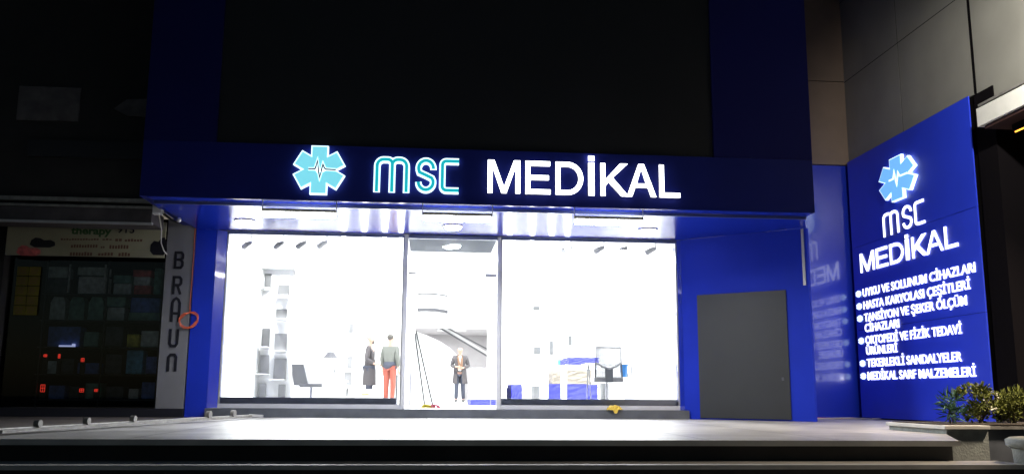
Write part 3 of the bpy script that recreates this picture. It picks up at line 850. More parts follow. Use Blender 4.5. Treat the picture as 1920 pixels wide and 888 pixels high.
leafy('leafy_shrub', 'dull olive shrub behind the flowering one, cut by the right frame edge', (6.5, -4.85, 0.12), 0.26, 0.25, 0.19, 1100, 0.05, M['leafy'], 0, 9)
pt = thing('flower_pot', 'pale grey tapered pot with a thick rim at the bottom right corner', 'pot', (5.27, -7.25, -0.9))
MB().lathe((5.27, -7.25, -0.9), [(0.25, 0), (0.27, 0.05), (0.33, 0.86), (0.335, 0.88)], 32).build('body', M['concrete'], pt, smooth=True)
MB().lathe((5.27, -7.25, 0.0), [(0.345, -0.02), (0.375, 0.0), (0.38, 0.05), (0.345, 0.07), (0.32, 0.06), (0.32, 0.03)], 32).build('rim', M['concrete'], pt, smooth=True)
MB().lathe((5.27, -7.25, 0.0), [(0.318, 0.02), (0.318, 0.04)], 24).build('earth', M['soil'], pt)

# ------------------------------------------------------------------ small things on the terrace
rail = thing('barrier_rail', 'long dull metal rail with round castors lying between the two terraces', 'rail', (-3.1, -3, TZ))
a = Vector((-3.66, -6.4, TZ + 0.05)); b = Vector((-2.58, -0.85, TZ + 0.05))
dr = (b - a).normalized(); sdv = Vector((dr.y, -dr.x, 0))
MB().slab(a - Vector((0, 0, 0.03)), b - a, sdv * 0.05, (0, 0, 0.04)).build('bar', M['metal'], rail, bevel=0.006)
MB().slab(a + sdv * 0.07 - Vector((0, 0, 0.03)), (b - a) * 0.95, sdv * 0.03, (0, 0, 0.025)).build('bar', M['metal'], rail)
e = atz(503, 780, TZ + 0.03)
MB().slab(b - Vector((0, 0, 0.02)), (e - b) * 0.7, (0, 0.08, 0), (0, 0, 0.035)).build('end_piece', M['alu2'], rail)
for k, u in enumerate((0.1, 0.24, 0.40, 0.74, 0.88)):
    c = a.lerp(b, u)
    MB().tube([c + sdv * 0.02 + Vector((0, 0, 0.035)), c + sdv * 0.07 + Vector((0, 0, 0.035))], 0.055 if u > 0.6 else 0.035, 14).build('castor', M['metal'], rail)
c = at(1153, 762, -0.13)
rag = MB()
nx, ny = 12, 7
for j in range(ny):
    for i in range(nx):
        u, v = i / (nx - 1), j / (ny - 1)
        hgt = 0.075 * math.sin(PI * min(1, max(0, u))) ** 0.5 * math.sin(PI * v) ** 0.6 + rnd.uniform(-0.010, 0.014)
        rag.v.append(Vector((c.x - 0.12 + 0.24 * u + rnd.uniform(-.012, .012), -0.15 + 0.17 * v + rnd.uniform(-.012, .012), 0.168 + max(0.002, hgt))))
for j in range(ny - 1):
    for i in range(nx - 1):
        q = j * nx + i
        rag.f.append([q, q + 1, q + nx + 1, q + nx])
rag.add([(c.x - 0.04, -0.148, 0.172), (c.x + 0.05, -0.146, 0.174), (c.x + 0.03, -0.155, 0.12), (c.x - 0.01, -0.158, 0.115)], [[0, 1, 2, 3]])
tag(rag.build('cloth', M['rag']), 'crumpled yellow cloth lying on the dark sill below the right window', 'cloth')
# cables near the side sign
cb = []
for i in range(24):
    u = i / 23
    p = atz(1530 + 300 * u, 783.5 + 6 * u * u + (3.5 * math.sin(u * 9) if u > 0.35 else -1.5 * math.sin(u * 8)), TZ + 0.02)
    q = CAM + (p - CAM) * 1.0
    q.y = min(q.y, 0.9); q.z = TZ + 0.014
    cb.append(q)
tag(MB().tube(cb, 0.010, 6).build('loose_cable', M['cable_w']), 'thin pale cable trailing over the terrace below the side sign', 'cable')
cb = []
for i in range(14):
    u = i / 13
    cb.append(Vector((6.0 + 1.3 * u, 0.6 + 0.12 * math.sin(u * 7), TZ + 0.01)))
tag(MB().tube(cb, 0.012, 6).build('loose_cable', M['cable_o']), 'orange-brown cable at the foot of the blue corner wall', 'cable')

# ------------------------------------------------------------------ neighbour shop on the left
NB = thing('neighbour_building', 'dark older building with a shuttered shop at the left', 'building', (-6, 0, 0))
MB().box(-14, -3.94, -1.0, -0.6, 3.22, 9).build('upper_wall', M['oldwall'], NB)
MB().box(-14, -6.58, -0.02, 0.3, TZ, 3.2).build('pier', M['oldwall'], NB)
MB().box(-14, -3.72, -0.06, 0.5, TZ - 0.003, 0.155).build('plinth', M['ink'], NB)
MB().box(-6.57, -4.16, 0.9, 1.0, 0.156, 3.0).box(-6.6, -6.55, 0.31, 0.9, 0.156, 3.0).box(-14, -3.75, 0.51, 1.1, 3.0, 3.2).build('shop_interior', M['dark'], NB)
MB().box(-14, -4.10, -1.05, -0.95, 3.15, 3.21).build('ledge', M['metal'], NB)
MB().box(-14, -3.94, -0.94, -0.6, 3.12, 3.215).build('ledge_back', M['ink'], NB)
sh = thing('shutter_box', 'grime-streaked dark shutter box with a pale bottom lip over the left shop', 'shutter', (-6, -1, 2.83))
MB().box(-14, -4.11, -1.03, -0.4, 2.86, 3.065).build('box', M['shutter'], sh, bevel=0.01)
MB().box(-14, -4.12, -1.05, -0.99, 3.068, 3.10).build('top_rail', M['metal'], sh)
MB().box(-14, -4.09, -1.055, -0.99, 2.825, 2.857).build('bottom_lip', M['alu2'], sh)
bp = thing('letter_pillar', 'pale narrow pillar with the vertical black letters BRAUN', 'sign', (-3.9, 0, TZ))
MB().box(-4.145, -3.73, -0.03, 0.28, 0.157, 3.1).build('pillar', M['palepillar'], bp)
s = 0.04
def q2(lst, z0, z1):
    return [[(-4.015 + 0.15 * p[0], z0 + (z1 - z0) * p[1]) for p in st] for st in lst]
e_ = 0.13
Bl = [[(e_, 0), (e_, 1)], [(e_, .93), (.7, .93), (.87, .82), (.87, .64), (.7, .53), (e_, .53)], [(.5, .53), (.72, .5), (.88, .38), (.88, .2), (.7, .07), (e_, .07)]]
Rl = [[(e_, 0), (e_, 1)], [(e_, .93), (.7, .93), (.87, .82), (.87, .6), (.7, .5), (e_, .5)], [(.5, .5), (.87, 0)]]
Al = [[(e_, 0), (e_, .8), (.28, .94), (.5, 1), (.72, .94), (.87, .8), (.87, 0)], [(e_, .36), (.87, .36)]]
Ul = [[(e_, 1), (e_, .2), (.3, .06), (.7, .06), (.87, .2), (.87, 1)]]
Nl = [[(e_, 0), (e_, .8), (.3, .94), (.7, .94), (.87, .8), (.87, 0)]]
for L_, z0, z1 in ((Bl, 2.31, 2.59), (Rl, 1.91, 2.20), (Al, 1.48, 1.85), (Ul, 1.09, 1.37), (Nl, 0.72, 0.99)):
    lt = None
    for k, st_ in enumerate(q2(L_, z0, z1)):
        o_ = letter([ribbon(st_, 0.04)], 0.012, (0, -0.03, 0), (1, 0, 0), (0, 0, 1), M['ink'], lt or bp, 'letter' if lt is None else 'stroke', 0.001 + 0.0012 * k)
        if lt is None: lt = o_
# cream sign with slippers and lettering
cs = thing('therapy_sign', 'cream sign over the left shop window showing shoes and the word therapy', 'sign', (-5.4, -0.1, 2.5))
zl, zh = 2.475, 3.04
MB().box(-6.54, -4.16, -0.10, -0.05, zl, zh).build('board', M['cream'], cs)
def sgn(txt, x0, x1, yb, h, m, bold=0.02):
    a = at(x0, yb, -0.10); b = at(x1, yb, -0.10)
    vf = fit_text(txt, 0.004, bold, b.x - a.x, h)
    mb = MB(); mb.add(*placed(vf, (a.x, -0.104, a.z), (1, 0, 0), (0, 0, 1))); mb.build('lettering', m, cs)
sgn('therapy', 133, 209, 438, 0.115, M['green_ink'], 0.035)
sgn('9T5', 220, 252, 436, 0.11, M['ink'])
for (xa, xb, ya, yb, m) in ((114, 186, 446.5, 450, 'brown_ink'), (192, 211, 446.5, 450, 'brown_ink'), (216, 230, 447, 452, 'brown_ink'), (234, 268, 447.5, 452.5, 'brown_ink'),
                           (133, 184, 458, 464, 'brown_ink'), (189, 197, 461, 465, 'brown_ink'), (205, 242, 459, 466, 'brown_ink'), (131, 174, 472, 479, 'brown_ink'), (184, 213, 473, 479, 'brown_ink'), (222, 245, 473, 480, 'brown_ink')):
    n = max(2, int((xb - xa) / 5))
    mb = MB()
    for k in range(n):                     # worn, no longer legible strokes
        a = at(xa + (xb - xa) * k / n, yb, -0.10); b = at(xa + (xb - xa) * (k + 0.8) / n, ya + rnd.uniform(0, 1.5), -0.10)
        mb.box(a.x, b.x, -0.103, -0.101, a.z, b.z)
    mb.build('worn_lettering', M[m], cs)
def shoe(px, py, w, h, flip=1, m='ink'):
    c = at(px, py, -0.1)
    pts = [(-.5, -.2), (-.45, .25), (-.3, .5), (-.1, .45), (.05, .25), (.3, .3), (.48, .1), (.5, -.25), (.3, -.45), (-.3, -.45)]
    lp = [[(p[0] * w * flip, p[1] * h) for p in pts]]
    o_ = letter(lp, 0.004, (c.x, -0.10, c.z), (1, 0, 0), (0, 0, 1), M[m], cs, 'shoe_picture', 0.001)
shoe(54, 470, 0.36, 0.17, 1, 'g_red')
shoe(80, 455, 0.38, 0.16, 1, 'ink')
shoe(298, 462, 0.26, 0.30, -1, 'ink')
# faded boards above
def board(px0, py0, px1, py1, m, lab, Y=-1.0):
    a = at(px0, py1, Y - 0.03); b = at(px1, py0, Y - 0.03)
    o_ = MB().box(a.x, b.x, Y - 0.03, Y - 0.003, a.z, b.z).build('sign_board', m)
    tag(o_, lab, 'sign')
board(30, 165, 152, 224, M['board'], 'faded pale rectangular board high on the dark wall at the left')
board(50, 268, 270, 292, M['board2'], 'long dark strip board on the wall above the shutter box')
a = at(213, 203, -1.03); b = at(284, 185, -1.03); c = at(284, 220, -1.03)
o_ = letter([[(a.x, a.z), (a.x + 0.18, b.z - 0.02), (b.x, b.z), (c.x, c.z), (a.x + 0.2, c.z + 0.02)]], 0.02, (0, -1.003, 0), (1, 0, 0), (0, 0, 1), M['board'], None, 'sign_board', 0.001)
tag(o_, 'faded pale arrow-shaped board on the dark wall beside the blue column', 'sign')
# lamp / camera bits and cable at the corner
cm = at(297, 395, -1.2)
t = thing('security_camera', 'small white box camera with cables at the canopy corner', 'camera', tuple(cm))
MB().box(cm.x - 0.09, cm.x - 0.03, cm.y, cm.y + 0.1, cm.z + 0.02, cm.z + 0.10).build('bracket', M['alu2'], t, bevel=0.006)
MB().box(cm.x - 0.05, cm.x + 0.08, cm.y - 0.12, cm.y, cm.z - 0.07, cm.z + 0.03).build('body', M['whitecloth'], t, bevel=0.01)
MB().tube([cm + Vector((0.09, -0.05, -0.05)), cm + Vector((0.2, -0.02, -0.13)), cm + Vector((0.30, 0, -0.16))], 0.02, 8).build('cable', M['cable_b'], t)
MB().ball(cm + Vector((0.30, -0.02, -0.13)), 0.04, 0.04, 0.04, 12).build('lens', M['alu2'], t)
p0 = cm + Vector((0.03, -0.06, -0.07))
p1 = at(302, 455, -0.9); p2 = at(313, 477, -0.8)
tag(MB().tube([p0, p0.lerp(p1, 0.5) + Vector((0.02, 0, 0)), p1, (p1 + p2) / 2 + Vector((0, 0, -0.03)), p2], 0.009, 6).build('hanging_cable', M['cable_w']), 'thin pale cable hanging from the corner camera over the cream sign', 'cable')
# orange coil
oc = MB()
cc = at(350, 599, -0.12)
pts = [at(366, 428, -0.04), at(363, 480, -0.05), at(357, 560, -0.06)]
for i in range(70):
    a = R(90 - 360 * 5.0 * i / 70)
    rr = 0.12 + 0.014 * math.sin(i * 0.9) + 0.012 * math.cos(i * 0.37)
    pts.append(Vector((cc.x + 0.02 + rr * 1.1 * math.cos(a) + 0.01 * math.sin(i), -0.05 - 0.06 * (i % 14) / 14, cc.z + rr * math.sin(a))))
oc.tube(pts, 0.0075, 6)
tag(oc.build('coiled_cable', M['cable_o']), 'orange-red cable coil hanging between the letter pillar and blue pillar', 'cable')

# shop window contents
CASE = thing('display_cabinet', 'dark glazed display cabinet filled with packets behind the left shop window', 'cabinet', (-5.2, 0.5, 0.16))
YS = 0.40
def lz(y): return at(200, y, YS).z
xl, xr = at(80, 600, YS).x, -4.17
for y in (552, 601, 651, 701, 748):
    MB().box(xl, xr, YS - 0.12, 0.85, lz(y) - 0.018, lz(y)).build('shelf', M['shelfwood'], CASE)
MB().box(xl, xr, 0.86, 0.89, 0.16, lz(490)).build('back', M['dark'], CASE)
for px in (79, 195, 300):
    x = at(px, 620, YS - 0.12).x
    MB().box(x - 0.01, x + 0.01, YS - 0.14, YS - 0.121, 0.16, lz(490)).build('upright', M['shelfwood'], CASE)
MB().box(-6.5, -4.17, 0.16, 0.172, 0.17, 2.47).build('pane', M['dullglass'], CASE)
names = {'g_green': 'dark green', 'g_pale': 'pale grey', 'g_blue': 'dark blue', 'g_red': 'dull red', 'g_yel': 'yellow', 'g_lblue': 'bright blue', 'g_dark': 'near-black', 'g_white': 'whitish'}
def pack(x0, y0, x1, y1, m, lab, kind='box', soft=False):
    a = at(x0, y1, YS); b = at(x1, y0, YS)
    mb = MB()
    if soft:
        w, h = b.x - a.x, b.z - a.z
        lp = [(0, 0), (w, 0), (w * .97, h * .75), (w * .8, h * .98), (w * .2, h), (w * .03, h * .75)]
        mb.add(*placed(loops_mesh([lp], 0.22), (a.x, YS + 0.12, a.z), (1, 0, 0), (0, 0, 1)))
        o = mb.build(kind, M[m], None)
    else:
        o = mb.box(a.x, b.x, YS, YS + 0.25, a.z, b.z).build(kind, M[m], None, bevel=0.008)
    return tag(o, lab, 'package', 'packages in the left shop window')
PK = [
 (86, 500, 128, 520, 'g_pale', 'grey packet on top of the stack at the left end of the top shelf'), (86, 521, 128, 551, 'g_dark', 'dark packet at the left end of the top shelf under a grey packet'),
 (145, 501, 200, 515, 'g_pale', 'long flat grey packet high on the top shelf beside the white bars'), (145, 519, 200, 551, 'g_white', 'grey box with a pale star-like mark on the top shelf'),
 (212, 516, 246, 530, 'g_green', 'green flat packet on the right half of the top shelf'), (212, 532, 246, 551, 'g_pale', 'pale flat packet beneath the green one on the top shelf'),
 (249, 506, 284, 518, 'g_red', 'topmost red packet of the red and white stack'), (250, 519, 282, 534, 'g_white', 'white packet in the middle of the red stack'), (250, 535, 284, 551, 'g_red', 'lowest red packet of the red and white stack'),
 (287, 503, 303, 551, 'g_green', 'tall green packet at the right end of the top shelf'),
 (198, 556, 236, 574, 'g_green', 'green flat packet above a pale one on the second shelf'), (200, 576, 234, 600, 'g_pale', 'pale blue-grey packet below a green one on the second shelf'),
 (244, 558, 300, 585, 'g_blue', 'blue packet resting on a green tray on the second shelf'), (240, 586, 300, 600, 'g_green', 'low green tray at the right of the second shelf'),
 (88, 612, 152, 649, 'g_blue', 'large dark blue box at the left of the third shelf'), (156, 622, 186, 649, 'g_green', 'teal box right of the large blue box'),
 (196, 612, 232, 649, 'g_dark', 'near-black box in the middle of the third shelf'), (237, 626, 261, 650, 'g_yel', 'small bright yellow box on the third shelf'), (263, 620, 298, 650, 'g_pale', 'pale green-grey box at the right of the third shelf'),
 (84, 676, 108, 700, 'g_pale', 'small pale box at the left of the fourth shelf'), (112, 672, 140, 700, 'g_dark', 'dark box with a red display above on the fourth shelf'), (144, 680, 186, 700, 'g_blue', 'low dark blue box on the fourth shelf'),
 (196, 664, 230, 700, 'g_dark', 'dark box left of the bright blue one on the fourth shelf'), (235, 656, 269, 700, 'g_lblue', 'upright bright blue box on the fourth shelf'), (272, 668, 298, 700, 'g_blue', 'dark blue box at the right end of the fourth shelf'),
 (90, 722, 122, 747, 'g_blue', 'blue box at the left of the bottom shelf'), (128, 724, 150, 747, 'g_dark', 'small dark box on the bottom shelf near a red light'), (158, 718, 190, 747, 'g_green', 'green-grey box below a red light on the bottom shelf'),
 (198, 724, 232, 747, 'g_dark', 'dark box in the middle of the bottom shelf'), (240, 728, 260, 747, 'g_white', 'small whitish box on the bottom shelf'), (264, 716, 292, 747, 'g_blue', 'blue box at the right of the bottom shelf')]
for x0, y0, x1, y1, m, lab in PK:
    pack(x0, y0, x1, y1, m, lab)
for k, x in enumerate((91, 127, 163)):
    pack(x, 556, x + 33, 599, 'g_green' if k else 'g_pale', ('left', 'middle', 'right')[k] + ' of the three plump pale-green folded packs on the second shelf', 'folded_pack', True)
MB().box(at(136, 500, YS).x, at(139, 500, YS).x, YS - 0.13, YS - 0.1, lz(551), lz(498)).build('bar', M['g_white'], CASE)
MB().box(at(202, 500, YS).x, at(205, 500, YS).x, YS - 0.13, YS - 0.1, lz(551), lz(498)).build('bar', M['g_white'], CASE)
# digital devices
for x, y, w, h, lab in ((85, 666, 6, 4, 'small red display at the left of the fourth shelf'), (111, 667, 4, 7, 'narrow red display above the dark box on the fourth shelf'), (155, 674, 6, 6, 'red display above the low blue box'),
                        (80, 727, 9, 13, 'tall bright red display at the left end of the bottom shelf'), (153, 731, 8, 6, 'round red light in the middle of the bottom shelf'), (181, 731, 8, 4, 'wide flat red light on the bottom shelf')):
    a = at(x - w / 2, y + h / 2, YS - 0.03); b = at(x + w / 2, y - h / 2, YS - 0.03)
    t = thing('digital_display', lab, 'display', tuple(a), 'red displays in the left shop window')
    fl = lz(701) if y < 700 else lz(748)
    MB().box(a.x - 0.015, b.x + 0.015, YS - 0.025, YS - 0.003, fl + 0.001, b.z + 0.015).build('housing', M['ink'], t)
    n = 2 if w < 8 else 2
    mb = MB()
    for i in range(3):
        zz = a.z + (b.z - a.z) * i / 2
        mb.box(a.x, b.x, YS - 0.028, YS - 0.026, zz - 0.004, zz + 0.004)
    for i in (0, 1, 2):
        xx = a.x + (b.x - a.x) * i / 2
        mb.box(xx - 0.004, xx + 0.004, YS - 0.0315, YS - 0.0285, a.z, b.z)
    mb.build('digits', M['red_e'], t)
a = at(110, 650, YS - 0.05); b = at(141, 645, YS - 0.05)
t = thing('lit_strip', 'thin pale lit strip reflected bright across the third shelf', 'light', tuple(a))
MB().box(a.x, b.x, YS - 0.05, YS - 0.04, a.z, b.z - 0.015).build('bar', M['bluewhite_e'], t)
MB().box(b.x - 0.05, b.x, YS - 0.051, YS - 0.041, a.z - 0.01, b.z + 0.01).build('end_block', M['bluewhite_e'], t)
a = at(22, 590, 0.1); b = at(76, 499, 0.1)
nt_ = thing('price_notice', 'yellow notice sheets in two columns taped inside the left shop glass', 'notice', (a.x, 0.14, a.z))
for j in range(5):
    for i in range(2):
        w = (b.x - a.x) / 2; h = (b.z - a.z) / 5
        MB().box(a.x + w * i + 0.005, a.x + w * (i + 1) - 0.005, 0.13, 0.14, a.z + h * j + 0.006, a.z + h * (j + 1) - 0.006).build('sheet', M['notice'], nt_)
        mb = MB()
        for k in range(3):
            mb.box(a.x + w * i + 0.03, a.x + w * (i + 1) - 0.03 - 0.04 * rnd.random(), 0.127, 0.129, a.z + h * (j + 0.25 + 0.22 * k), a.z + h * (j + 0.33 + 0.22 * k))
        mb.build('print_lines', M['brown_ink'], nt_)

# ------------------------------------------------------------------ interior furniture
def niches(name, label, Y, cells, mats, x0, x1, zt, dep=0.32, sides=True):
    t = thing(name, label, 'shelf', ((x0 + x1) / 2, Y, 0.17))
    MB().box(x0, x1, Y + dep, Y + dep + 0.03, 0.17, zt).build('back_panel', M['white'], t)
    fr = MB()
    fr.box(x0, x0 + 0.025, Y, Y + dep - 0.001, 0.17, zt).box(x1 - 0.025, x1, Y, Y + dep - 0.001, 0.17, zt).box(x0 + 0.026, x1 - 0.026, Y, Y + dep - 0.001, zt - 0.025, zt)
    if sides: fr.build('frame', M['white'], t)
    for (ax, ay, bx, by), m in zip(cells, mats):
        a = at(ax, by, Y + dep * 0.9); b = at(bx, ay, Y + dep * 0.9)
        MB().box(a.x, b.x, Y + dep * 0.9, Y + dep - 0.002, max(a.z, 0.18), b.z).build('niche_panel', M[m], t)  # grey back carries the shade of the cell
        MB().box(a.x - 0.02, b.x + 0.02, Y + 0.01, Y + dep * 0.9 - 0.002, max(a.z, 0.2) - 0.02, max(a.z, 0.2) - 0.002).build('shelf', M['white'], t)
    return t
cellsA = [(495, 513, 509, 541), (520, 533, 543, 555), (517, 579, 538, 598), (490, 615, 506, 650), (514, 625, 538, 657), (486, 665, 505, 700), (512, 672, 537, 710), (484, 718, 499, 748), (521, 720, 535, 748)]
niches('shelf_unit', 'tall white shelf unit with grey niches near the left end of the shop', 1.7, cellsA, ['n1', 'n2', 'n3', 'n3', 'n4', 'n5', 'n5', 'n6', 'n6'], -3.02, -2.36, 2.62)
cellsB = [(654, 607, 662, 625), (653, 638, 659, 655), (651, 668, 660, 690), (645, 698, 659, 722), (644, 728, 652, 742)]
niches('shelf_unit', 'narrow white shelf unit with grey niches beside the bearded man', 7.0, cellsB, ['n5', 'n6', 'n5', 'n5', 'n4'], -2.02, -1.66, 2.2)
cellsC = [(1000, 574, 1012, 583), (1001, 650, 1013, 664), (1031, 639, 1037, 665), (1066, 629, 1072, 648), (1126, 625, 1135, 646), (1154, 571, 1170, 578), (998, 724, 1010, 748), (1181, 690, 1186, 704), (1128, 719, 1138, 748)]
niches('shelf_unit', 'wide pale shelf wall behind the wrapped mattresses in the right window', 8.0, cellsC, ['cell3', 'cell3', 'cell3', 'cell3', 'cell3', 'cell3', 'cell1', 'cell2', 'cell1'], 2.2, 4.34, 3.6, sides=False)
t = thing('waste_bin', 'small plain grey bin on the shelf wall floor behind the right window', 'bin', at3(1004, 748, 4.2))
a = at(998, 748, 3.6); b = at(1010, 724, 3.6)
MB().lathe(((a.x + b.x) / 2, 3.6, 0.17), [(0.08, 0), (0.09, b.z - 0.17)], 16).build('body', M['cell1'], t)
MB().lathe(((a.x + b.x) / 2, 3.6, b.z), [(0.094, 0), (0.094, 0.012)], 16).build('lid', M['cell2'], t)
a = at(1128, 748, 3.0); b = at(1139, 719, 3.0)
t = thing('waste_bin', 'tall grey bin under the mesh chair behind the right window', 'bin', ((a.x + b.x) / 2, 3.0, 0.17))
MB().lathe(((a.x + b.x) / 2, 3.0, 0.17), [(0.08, 0), (0.088, b.z - 0.17)], 16).build('body', M['cell1'], t)
MB().lathe(((a.x + b.x) / 2, 3.0, b.z), [(0.092, 0), (0.092, 0.012)], 16).build('lid', M['cell2'], t)

def star_base(t, x, y, r=0.28, h=0.24):
    MB().tube([(x, y, 0.24), (x, y, 0.24 + h)], 0.022, 10).build('column', M['chrome'], t)
    for k in range(5):
        a = 2 * PI * k / 5 + 0.3
        MB().tube([(x, y, 0.25), (x + r * math.cos(a), y + r * math.sin(a), 0.215)], [0.022, 0.014], 8).build('leg', M['chrome'], t)
        MB().ball((x + r * math.cos(a), y + r * math.sin(a), 0.193), 0.024, 0.024, 0.024, 10).build('castor', M['dkmetal'], t)
# armless chair (left)
YC = 1.5
a = at(547, 682, YC); b = at(575, 722, YC); c = at(604, 722, YC)
ch = thing('office_chair', 'armless grey leather swivel chair seen from the side in the left window', 'chair', ((b.x + c.x) / 2, YC, 0.17))
prof = [(a.x, a.z), (a.x + 0.20, a.z + 0.005), (a.x + 0.235, a.z - 0.12), (b.x + 0.02, b.z + 0.03), (b.x + 0.02, b.z), (a.x + 0.05, b.z)]
mb = MB(); mb.add(*placed(loops_mesh([prof], 0.40), ((0, YC + 0.2, 0)), (1, 0, 0), (0, 0, 1))); mb.build('backrest', M['chair'], ch)
MB().box(a.x + 0.14, c.x, YC - 0.02, YC + 0.42, c.z - 0.03, c.z + 0.035).build('seat', M['chair'], ch, bevel=0.02)
star_base(ch, (a.x + 0.12 + c.x) / 2, YC + 0.2, 0.26, max(0.05, c.z - 0.27))
# mesh chair (right)
YC = 1.3
a = at(1116, 712, YC); b = at(1166, 651, YC)
ch = thing('office_chair', 'grey mesh-backed office chair seen from behind in the right window', 'chair', ((a.x + b.x) / 2, YC, 0.17))
w = b.x - a.x
zt, zb = b.z, a.z
fr = MB()
fr.tube([(a.x + 0.0, YC, zb), (a.x + 0.015, YC + 0.02, (zt + zb) / 2), (a.x + 0.02, YC, zt), (b.x - 0.02, YC, zt), (b.x - 0.01, YC + 0.02, (zt + zb) / 2), (b.x, YC, zb)], 0.013, 8)
fr.build('back_frame', M['dkmetal'], ch)
ms = MB()
for i in range(22):
    x = a.x + 0.02 + (w - 0.04) * i / 21
    ms.box(x, x + 0.009, YC + 0.005, YC + 0.009, zb + 0.03, zt - 0.015)
for i in range(26):
    z = zb + 0.03 + (zt - zb - 0.045) * i / 25
    ms.box(a.x + 0.02, b.x - 0.02, YC + 0.0095, YC + 0.0135, z, z + 0.006)
ms.build('backrest', M['mesh'], ch)
cv = [(a.x + 0.02, YC - 0.01, zb + 0.3), ((a.x + b.x) / 2, YC - 0.05, zb + 0.2), (b.x - 0.02, YC - 0.01, zb + 0.3)]
MB().tube([cv[0], ((a.x * .75 + b.x * .25), YC - 0.04, zb + 0.235), cv[1], ((a.x * .25 + b.x * .75), YC - 0.04, zb + 0.235), cv[2]], 0.018, 8).build('lumbar_bar', M['chair'], ch)
MB().box((a.x + b.x) / 2 - 0.07, (a.x + b.x) / 2 + 0.07, YC - 0.05, YC - 0.02, zb - 0.04, zb + 0.22).build('back_plate', M['mesh'], ch, bevel=0.01)
MB().box(a.x - 0.02, b.x + 0.02, YC - 0.02, YC + 0.44, zb - 0.03, zb + 0.05).build('seat', M['chair'], ch, bevel=0.02)
star_base(ch, (a.x + b.x) / 2, YC + 0.2, 0.27, zb - 0.28)
# glass table frame behind the chair
YT = 1.95
a = at(1102, 683, YT); b = at(1176, 684, YT)
tb = thing('frame_table', 'slim chrome-legged white table around the mesh chair in the right window', 'table', ((a.x + b.x) / 2, YT, 0.17))
MB().box(a.x - 0.02, b.x + 0.25, YT, YT + 0.6, a.z, a.z + 0.025).build('tabletop', M['white'], tb, bevel=0.004)
for x, y, dx in ((a.x + 0.01, YT + 0.03, -0.03), (b.x - 0.02, YT + 0.03, 0.14), (a.x + 0.12, YT + 0.55, 0.04), (b.x + 0.2, YT + 0.55, 0.03)):
    MB().tube([(x, y, a.z - 0.001), (x + dx, y, 0.17)], 0.012, 8).build('leg', M['cell2'], tb)
# bucket
a = at(1170, 706, 1.75); b = at(1176, 683, 1.75)
t = thing('plastic_tub', 'bright blue plastic tub right of the mesh chair', 'tub', (a.x, 1.75, a.z))
MB().lathe((a.x, 1.75, a.z), [(0.055, 0), (0.075, b.z - a.z)], 20).build('body', M['bucket'], t)
MB().lathe((a.x, 1.75, b.z - 0.012), [(0.082, 0), (0.082, 0.016)], 20).build('rim', M['bucket'], t)
MB().box(a.x - 0.02, a.x + 0.25, 1.66, 1.84, 0.17, a.z - 0.002).build('stand', M['white'], t)
t = thing('bottle', 'tiny blue bottle on the white counter left of the mattresses in the right window', 'bottle', at3(1048, 683, 4.0))
p = at(1048, 684, 4.0)
MB().lathe(p, [(0.022, 0), (0.024, 0.09), (0.012, 0.12)], 12).build('body', M['bucket'], t)
MB().lathe(p + Vector((0, 0, 0.121)), [(0.012, 0), (0.012, 0.02)], 10).build('cap', M['cell2'], t)
p = at(1048, 684, 4.0)
t = thing('white_counter', 'plain white counter in front of the mattresses in the right window', 'counter', (p.x, 4.0, 0.17))
MB().box(at(985, 700, 4).x, at(1056, 700, 4).x, 3.9, 4.25, p.z - 0.03, p.z - 0.002).build('top', M['white'], t)
MB().box(at(1013, 700, 4).x, at(1027, 700, 4).x, 3.95, 4.2, 0.17, p.z - 0.031).build('pedestal', M['white'], t)
MB().box(at(1055.5, 700, 3.9).x, at(1062.5, 700, 3.9).x, 3.9, 4.25, 0.17, p.z - 0.031).build('side_panel', M['white'], t)
# mattresses (stacks under plastic)
def crumple(x0, x1, y0, y1, z0, z1, amp=0.02, nx=14, nz=5):
    mb = MB()
    bmx = bmesh.new()
    mb.box(x0, x1, y0, y1, z0, z1)
    me = bpy.data.meshes.new('tmp'); me.from_pydata([tuple(v) for v in mb.v], [], mb.f)
    bmx.from_mesh(me)
    bmesh.ops.subdivide_edges(bmx, edges=bmx.edges, cuts=7, use_grid_fill=True)
    for v in bmx.verts:
        v.co += Vector((rnd.uniform(-amp, amp), rnd.uniform(-amp, amp), rnd.uniform(-amp, amp) * 0.5))
        if v.co.z < 0.172: v.co.z = 0.172
    out = MB()
    bmx.verts.index_update()
    out.v = [v.co.copy() for v in bmx.verts]
    out.f = [[v.index for v in f.verts] for f in bmx.faces]
    bmx.free(); bpy.data.meshes.remove(me)
    return out
YM = 5.2
def mattress(px0, px1, py0, py1, m, lab, Y=YM, dep=1.6, amp=0.012):
    a = at(px0, py1, Y); b = at(px1, py0, Y)
    z0 = max(0.172, a.z)
    o = crumple(a.x, b.x, Y, Y + dep, z0, b.z, amp).build('wrapped_mattress', M[m], None, smooth=False)
    return tag(o, lab, 'mattress', 'wrapped mattresses stacked in the shop')
mattress(882, 956, 749, 762, 'blue_mat', 'blue mattress at the bottom of the stack right of the door', amp=0.008)
mattress(884, 950, 727, 748, 'wrap', 'plastic-wrapped mattress just above the blue one right of the door')
mattress(884, 952, 690, 726, 'wrap', 'thick pale wrapped bundle on top of the stack right of the door')
mattress(959, 979, 720, 762, 'blue_mat', 'upright blue wrapped bundle at the left edge of the right window', amp=0.01)
mattress(1029, 1120, 720, 762, 'blue_mat', 'large blue mattress at the bottom of the right window stack', 4.6)
mattress(1036, 1110, 694, 719, 'beige_mat', 'beige mattress in the middle of the right window stack', 4.6)
mattress(1060, 1124, 684, 693, 'wrap', 'thin white wrapped mattress under the blue top one', 4.6)
mattress(1066, 1122, 670, 683, 'blue_mat', 'small blue wrapped mattress on top of the right window stack', 4.6)
